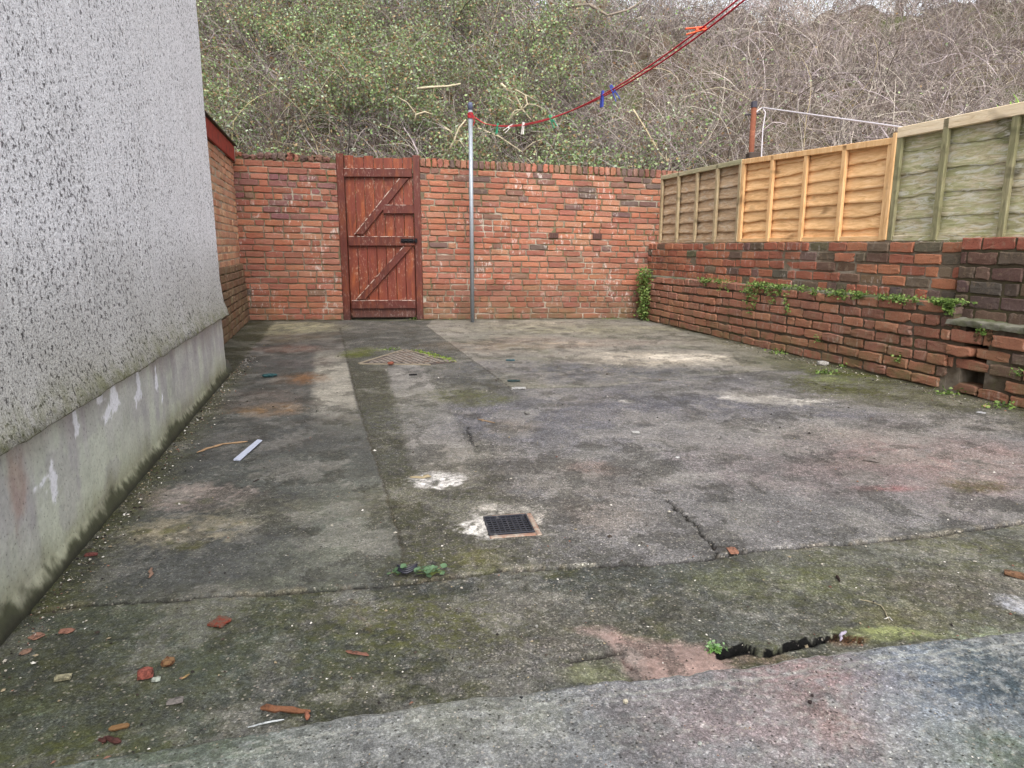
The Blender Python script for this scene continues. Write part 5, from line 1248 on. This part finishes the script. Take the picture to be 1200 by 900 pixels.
rock('wood_lump', 'crumbly yellow-brown lump just right of the reddish brick lump', 'wood fragment', 197, 779, .03, S(142, 104, 60), .6, 4, second=S(90, 54, 34))
rock('stone_chip', 'cream flat stone chip left of the reddish brick lump', 'stone chip', 74, 796, .032, S(176, 168, 128), .35, 5, asp=(1.3, .7), rz=.2)
rock('stone_chip', 'thin grey slate-like triangular chip below the brick lump', 'stone chip', 205, 822, .034, S(132, 124, 118), .14, 6, asp=(1.2, .8), rz=.3)
rock('plaster_chip', 'pale green-white flake touching the lower right of the brick lump', 'plaster chip', 183, 797, .022, S(190, 198, 180), .2, 7)
rock('brick_fragment', 'flat orange brick flake near the wall foot, right one of the pair', 'brick fragment', 78, 740, .036, S(176, 116, 90), .12, 8, asp=(1.2, .8), rz=.1)
rock('brick_fragment', 'flat orange brick flake near the wall foot, left one of the pair', 'brick fragment', 43, 746, .036, S(170, 118, 92), .10, 9)
rock('brick_fragment', 'pale orange smear-like flake lowest against the house wall', 'brick fragment', 30, 764, .028, S(168, 126, 100), .1, 10)
rock('brick_fragment', 'dull red brick chip at the wall foot above the flakes', 'brick fragment', 107, 651, .03, S(128, 62, 54), .35, 11, asp=(1.6, .7), rz=.2)
rock('earth_lump', 'crumbling brown and red patch of debris sunk in the slab', 'rubble', 258, 730, .055, S(112, 84, 66), .16, 12, rough=.4, sub=3, second=S(128, 60, 44))
rock('brick_fragment', 'orange flake lying in the crack junction', 'brick fragment', 859, 646, .05, S(166, 108, 78), .12, 13, asp=(1.2, .8))
rock('pale_stone', 'round pale stone at the foot of the retaining wall', 'stone', 964, 428, .085, S(186, 180, 172), .5, 14, asp=(1.3, .8), rz=.2)
rock('stone_chip', 'orange-yellow chip on the ground below the right brick wall', 'stone chip', 1155, 477, .045, S(196, 160, 104), .3, 15, asp=(1.4, .7), rz=.1)
rock('plaster_chip', 'white flake just left of the orange-yellow chip', 'plaster chip', 1150, 484, .05, S(204, 204, 206), .14, 16)
rock('plaster_chip', 'white plaster chip in the middle of the yard', 'plaster chip', 745, 507, .05, S(196, 194, 188), .15, 17)
rock('plaster_chip', 'small square white chip right of centre', 'plaster chip', 794, 537, .022, S(222, 220, 218), .4, 18)
rock('plaster_chip', 'white chip beside the far curved joint', 'plaster chip', 608, 456, .085, S(190, 188, 184), .2, 19, asp=(1.4, .6), rz=.1)
rock('pebble', 'cream rounded pebble on the front slab', 'pebble', 733, 824, .0115, S(196, 186, 160), .9, 20, z=.017, rough=.1)
rock('pebble', 'dark pebble on the pink part of the front slab, lower of two', 'pebble', 949, 824, .009, S(54, 40, 40), .8, 21, z=.017)
rock('pebble', 'dark pebble on the pink part of the front slab, upper of two', 'pebble', 952, 816, .007, S(58, 46, 44), .8, 22, z=.017)
rock('pebble', 'small black grit lump on the edge of the front slab', 'pebble', 611, 819, .008, S(40, 40, 44), .8, 23, z=.012)
rock('pebble', 'pale pebble low on the pinkish front slab', 'pebble', 820, 872, .009, S(176, 182, 172), .6, 24, z=.017)
rock('pebble', 'grey pebble dark on one side in the near bay', 'pebble', 629, 735, .009, S(170, 168, 160), .8, 25)
rock('brick_fragment', 'red brick chip on the manhole cover edge', 'brick fragment', 458, 427, .055, S(176, 92, 62), .5, 26, z=.012)
rock('twist_of_plastic', 'black curled scrap just below the manhole cover', 'litter', 484, 440, .05, S(36, 34, 36), .3, 27, asp=(1.5, .6), rz=.3)
rock('teal_scrap', 'teal fabric scrap near the outbuilding foot', 'litter', 316, 441, .10, S(44, 100, 104), .2, 28, asp=(1.2, .8), rough=.5, sub=3)
rock('teal_scrap', 'blue-green scrap beyond the curved joint, farther one', 'litter', 598, 423, .07, S(52, 108, 122), .2, 29, asp=(1.3, .7), rough=.5, sub=3)
rock('teal_scrap', 'dark green scrap just before the curved joint, nearer one', 'litter', 602, 447, .08, S(58, 84, 84), .16, 30, asp=(1.4, .6), rough=.5, sub=3)
rock('dark_stone', 'small grey stone below the white chip at the joint', 'stone', 618, 485, .04, S(140, 136, 130), .5, 31)
rock('bark_lump', 'brown bark lump at the right edge of the near bay', 'wood fragment', 1191, 676, .05, S(132, 92, 58), .35, 32, asp=(1.5, .6), rz=-.6)
rock('brick_fragment', 'dull red crumb on the near bay left of the wood scraps', 'brick fragment', 498, 624-0, .001, BR, .5, 33) if False else None
# splinters and sticks
def stick(name, lab, cat, pts, r, col, z=0.0, flat=1.0, group=None, mat_=None):
    col = tuple(q*.50+.14*sum(col)/3 for q in col)
    P_ = [Vector(fl(*q, z)+(z+r*flat*.8,)) for q in pts]; Q = []
    for a_, b_ in zip(P_[:-1], P_[1:]):
        for t in (0, .33, .66): Q.append(a_.lerp(b_, t)+Vector((random.gauss(0, r*.35), random.gauss(0, r*.35), abs(random.gauss(0, r*.15)))))
    Q.append(P_[-1]); n_ = len(Q); mb = MB(); mb.tube(Q, [r*random.uniform(.7, 1.15)*(.45 if i in (0, n_-1) else 1) for i in range(n_)], 7)
    if flat != 1: mb.v = [(x, y, z+r*.1+(zz-z)*flat) for (x, y, zz) in mb.v]
    return mb.build(name, mat_ or simple_mat(name+'_surface', col, .8, .3, 90, second=tuple(q*.5 for q in col), sscale=50), label=lab, cat=cat, group=group)
WD = S(136, 82, 44)
stick('wood_splinter', 'rotten orange-brown wood strip beside the front slab edge', 'wood splinter', [(306, 832), (330, 833), (364, 836)], .0065, WD)
stick('wood_splinter', 'short red-brown stub at the right tip of the rotten wood strip', 'wood splinter', [(358, 834), (360, 845)], .005, S(158, 92, 60))
stick('wood_splinter', 'yellow-brown bark strip near the bottom left', 'wood splinter', [(127, 857), (140, 855), (152, 852)], .005, S(138, 98, 48))
stick('wood_splinter', 'dark red splintered clump below the bark strip', 'wood splinter', [(114, 870), (128, 868), (142, 872)], .006, S(92, 48, 40))
stick('wood_splinter', 'reddish wood scrap lying left of centre in the near bay', 'wood splinter', [(404, 764), (418, 766), (432, 769)], .0055, S(140, 88, 66), flat=.5)
stick('wood_splinter', 'small upright-looking tan chip near the house in the dark bay', 'wood splinter', [(176, 678), (178, 666)], .005, S(158, 120, 96), flat=.6)
stick('wood_splinter', 'thin yellow splinter right of the crumbly lump', 'wood splinter', [(212, 797), (222, 791)], .003, S(180, 146, 82))
stick('wood_splinter', 'long pale torn strip of wood beside the clear plastic strip', 'wood splinter', [(230, 531), (248, 525), (262, 521), (290, 518)], .0075, S(186, 146, 100), flat=.6)
stick('wood_splinter', 'pale wood piece at the left of the white plaster splash', 'wood splinter', [(482, 561), (494, 561), (505, 560)], .011, S(180, 160, 118), flat=.6)
stick('twig', 'thin pale curved twig near the right of the near bay', 'twig', [(1008, 703), (1022, 706), (1032, 710), (1038, 718), (1042, 728)], .0016, S(176, 164, 126))
stick('twig', 'short dark twig lying right of the long crack', 'twig', [(980, 675), (984, 682)], .004, S(58, 36, 30))
stick('twig', 'little dark stick in the bay near the worn patches', 'twig', [(296, 566), (304, 563)], .004, S(52, 38, 32))
stick('twig', 'dry leaf-brown twig at mid yard beyond the white splash', 'twig', [(560, 492), (570, 494), (580, 496)], .010, S(150, 122, 90), flat=.4)
stick('twig', 'dark twig among the dust at the right', 'twig', [(1010, 540), (1030, 543)], .006, S(60, 50, 42), flat=.5)
stick('white_straw', 'thin white plastic straw lying on the front slab edge', 'straw', [(291, 853), (312, 848), (333, 844)], .0022, S(206, 212, 214), z=.004)
stick('purple_plastic_scrap', 'lilac curled plastic scrap in the broken gap', 'litter', [(984, 752), (986, 744), (992, 742)], .004, S(176, 164, 186), z=.0)
stick('wire_scrap', 'white wire scrap curled near the thin pale twig', 'litter', [(1036, 726), (1042, 724), (1046, 728)], .0016, S(210, 206, 196))
# clear plastic strip and black plastic strip
m, nt, b = mat('clear_plastic', .25, .5); b.inputs['Base Color'].default_value = S4(186, 192, 210); b.inputs['Alpha'].default_value = .75
c0, c1 = Vector(fl(277, 541)+(.004,)), Vector(fl(305, 519)+(.012,)); t = (c1-c0).normalized(); q = Vector((-t.y, t.x, 0))
mb = MB(); mb.hexa([c0-q*.016, c0+q*.012, c1+q*.012, c1-q*.012, c0-q*.016+Vector((0, 0, .002)), c0+q*.012+Vector((0, 0, .008)), c1+q*.012+Vector((0, 0, .006)), c1-q*.012+Vector((0, 0, .002))], .0008)
mb.build('plastic_strip', m, label='clear bluish plastic strip lying left in the yard', cat='litter')
x, y = fl(478, 674); mb = MB()
for k in range(3):
    pts = [Vector((x-.030+.05*t+.0, y+.004*k-.012*math.sin(t*3.1), .012+.004*k+.012*abs(t-.5))) for t in np.linspace(0, 1.1, 9)]; mb.tube(pts, .0035, 6)
mb.build('plastic_clip', simple_mat('black_glossy_plastic', S(36, 36, 44), .35, .2, 60), label='black ribbed plastic strip among the weeds on the long crack', cat='litter', smooth=True)
# loose grit, flakes and crumbs nobody could count
rr = np.random.default_rng(31); n = 4000
yy = .95+7.2*rr.random(n)**1.7; xx = rr.uniform(-1, 1, n)*(.78*yy+.25)
hw = (xx-HA[0])-(yy-HA[1])*lslope; rw = (RA[0]+(yy-RA[1])*rs)-xx; ok = (hw > .03) & (rw > .03) & (yy < 8.1); xx, yy = xx[ok], yy[ok]
# more along the wall feet
m_ = 2000; y2 = rr.uniform(1.2, 5.6, m_); x2 = HA[0]+(y2-HA[1])*lslope+.03+np.abs(rr.normal(0, .06, m_)); y3 = rr.uniform(3.2, 6.5, m_); x3 = RA[0]+(y3-RA[1])*rs-.03-np.abs(rr.normal(0, .12, m_))
xx = np.concatenate([xx, x2, x3]); yy = np.concatenate([yy, y2, y3]); n = len(xx)
zz = np.where(yy < fsy(xx), .017, .0)
s = rr.gamma(1.3, .0011, n)+.0006; s = np.minimum(s, .008)*(1+.05*yy); s = np.where(yy < fsy(xx), np.minimum(s, .0022), s)
oct_ = np.array([[1, 0, 0], [0, 1, 0], [-1, 0, 0], [0, -1, 0], [0, 0, .6], [0, 0, -.4]])
V = oct_[None]*s[:, None, None]*rr.uniform(.6, 1.4, (n, 6, 1)); a_ = rr.random(n)*6.28; ca, sa = np.cos(a_), np.sin(a_)
V = np.stack([V[..., 0]*ca[:, None]-V[..., 1]*sa[:, None]*.7, V[..., 0]*sa[:, None]+V[..., 1]*ca[:, None]*.7, V[..., 2]], -1)+np.stack([xx, yy, zz+s*.25+.001], 1)[:, None]
tri = np.array([[0, 1, 4], [1, 2, 4], [2, 3, 4], [3, 0, 4], [1, 0, 5], [2, 1, 5], [3, 2, 5], [0, 3, 5]])
F = (np.arange(n)[:, None, None]*6+tri[None]).reshape(-1, 3)
pal = np.array([S(192, 188, 180), S(160, 154, 142), S(60, 52, 46), S(120, 90, 76), S(134, 122, 100), S(40, 36, 34), S(98, 68, 58)])
cc = pal[rr.choice(7, n, p=[.14, .16, .24, .08, .16, .18, .04])]
link('loose_grit', np_mesh('loose_grit', V.reshape(-1, 3), F, np.repeat(cc, 6, 0)), veg_mat('grit', .9), label='scattered white, brown and black grit over the concrete', cat='grit', kind='stuff')
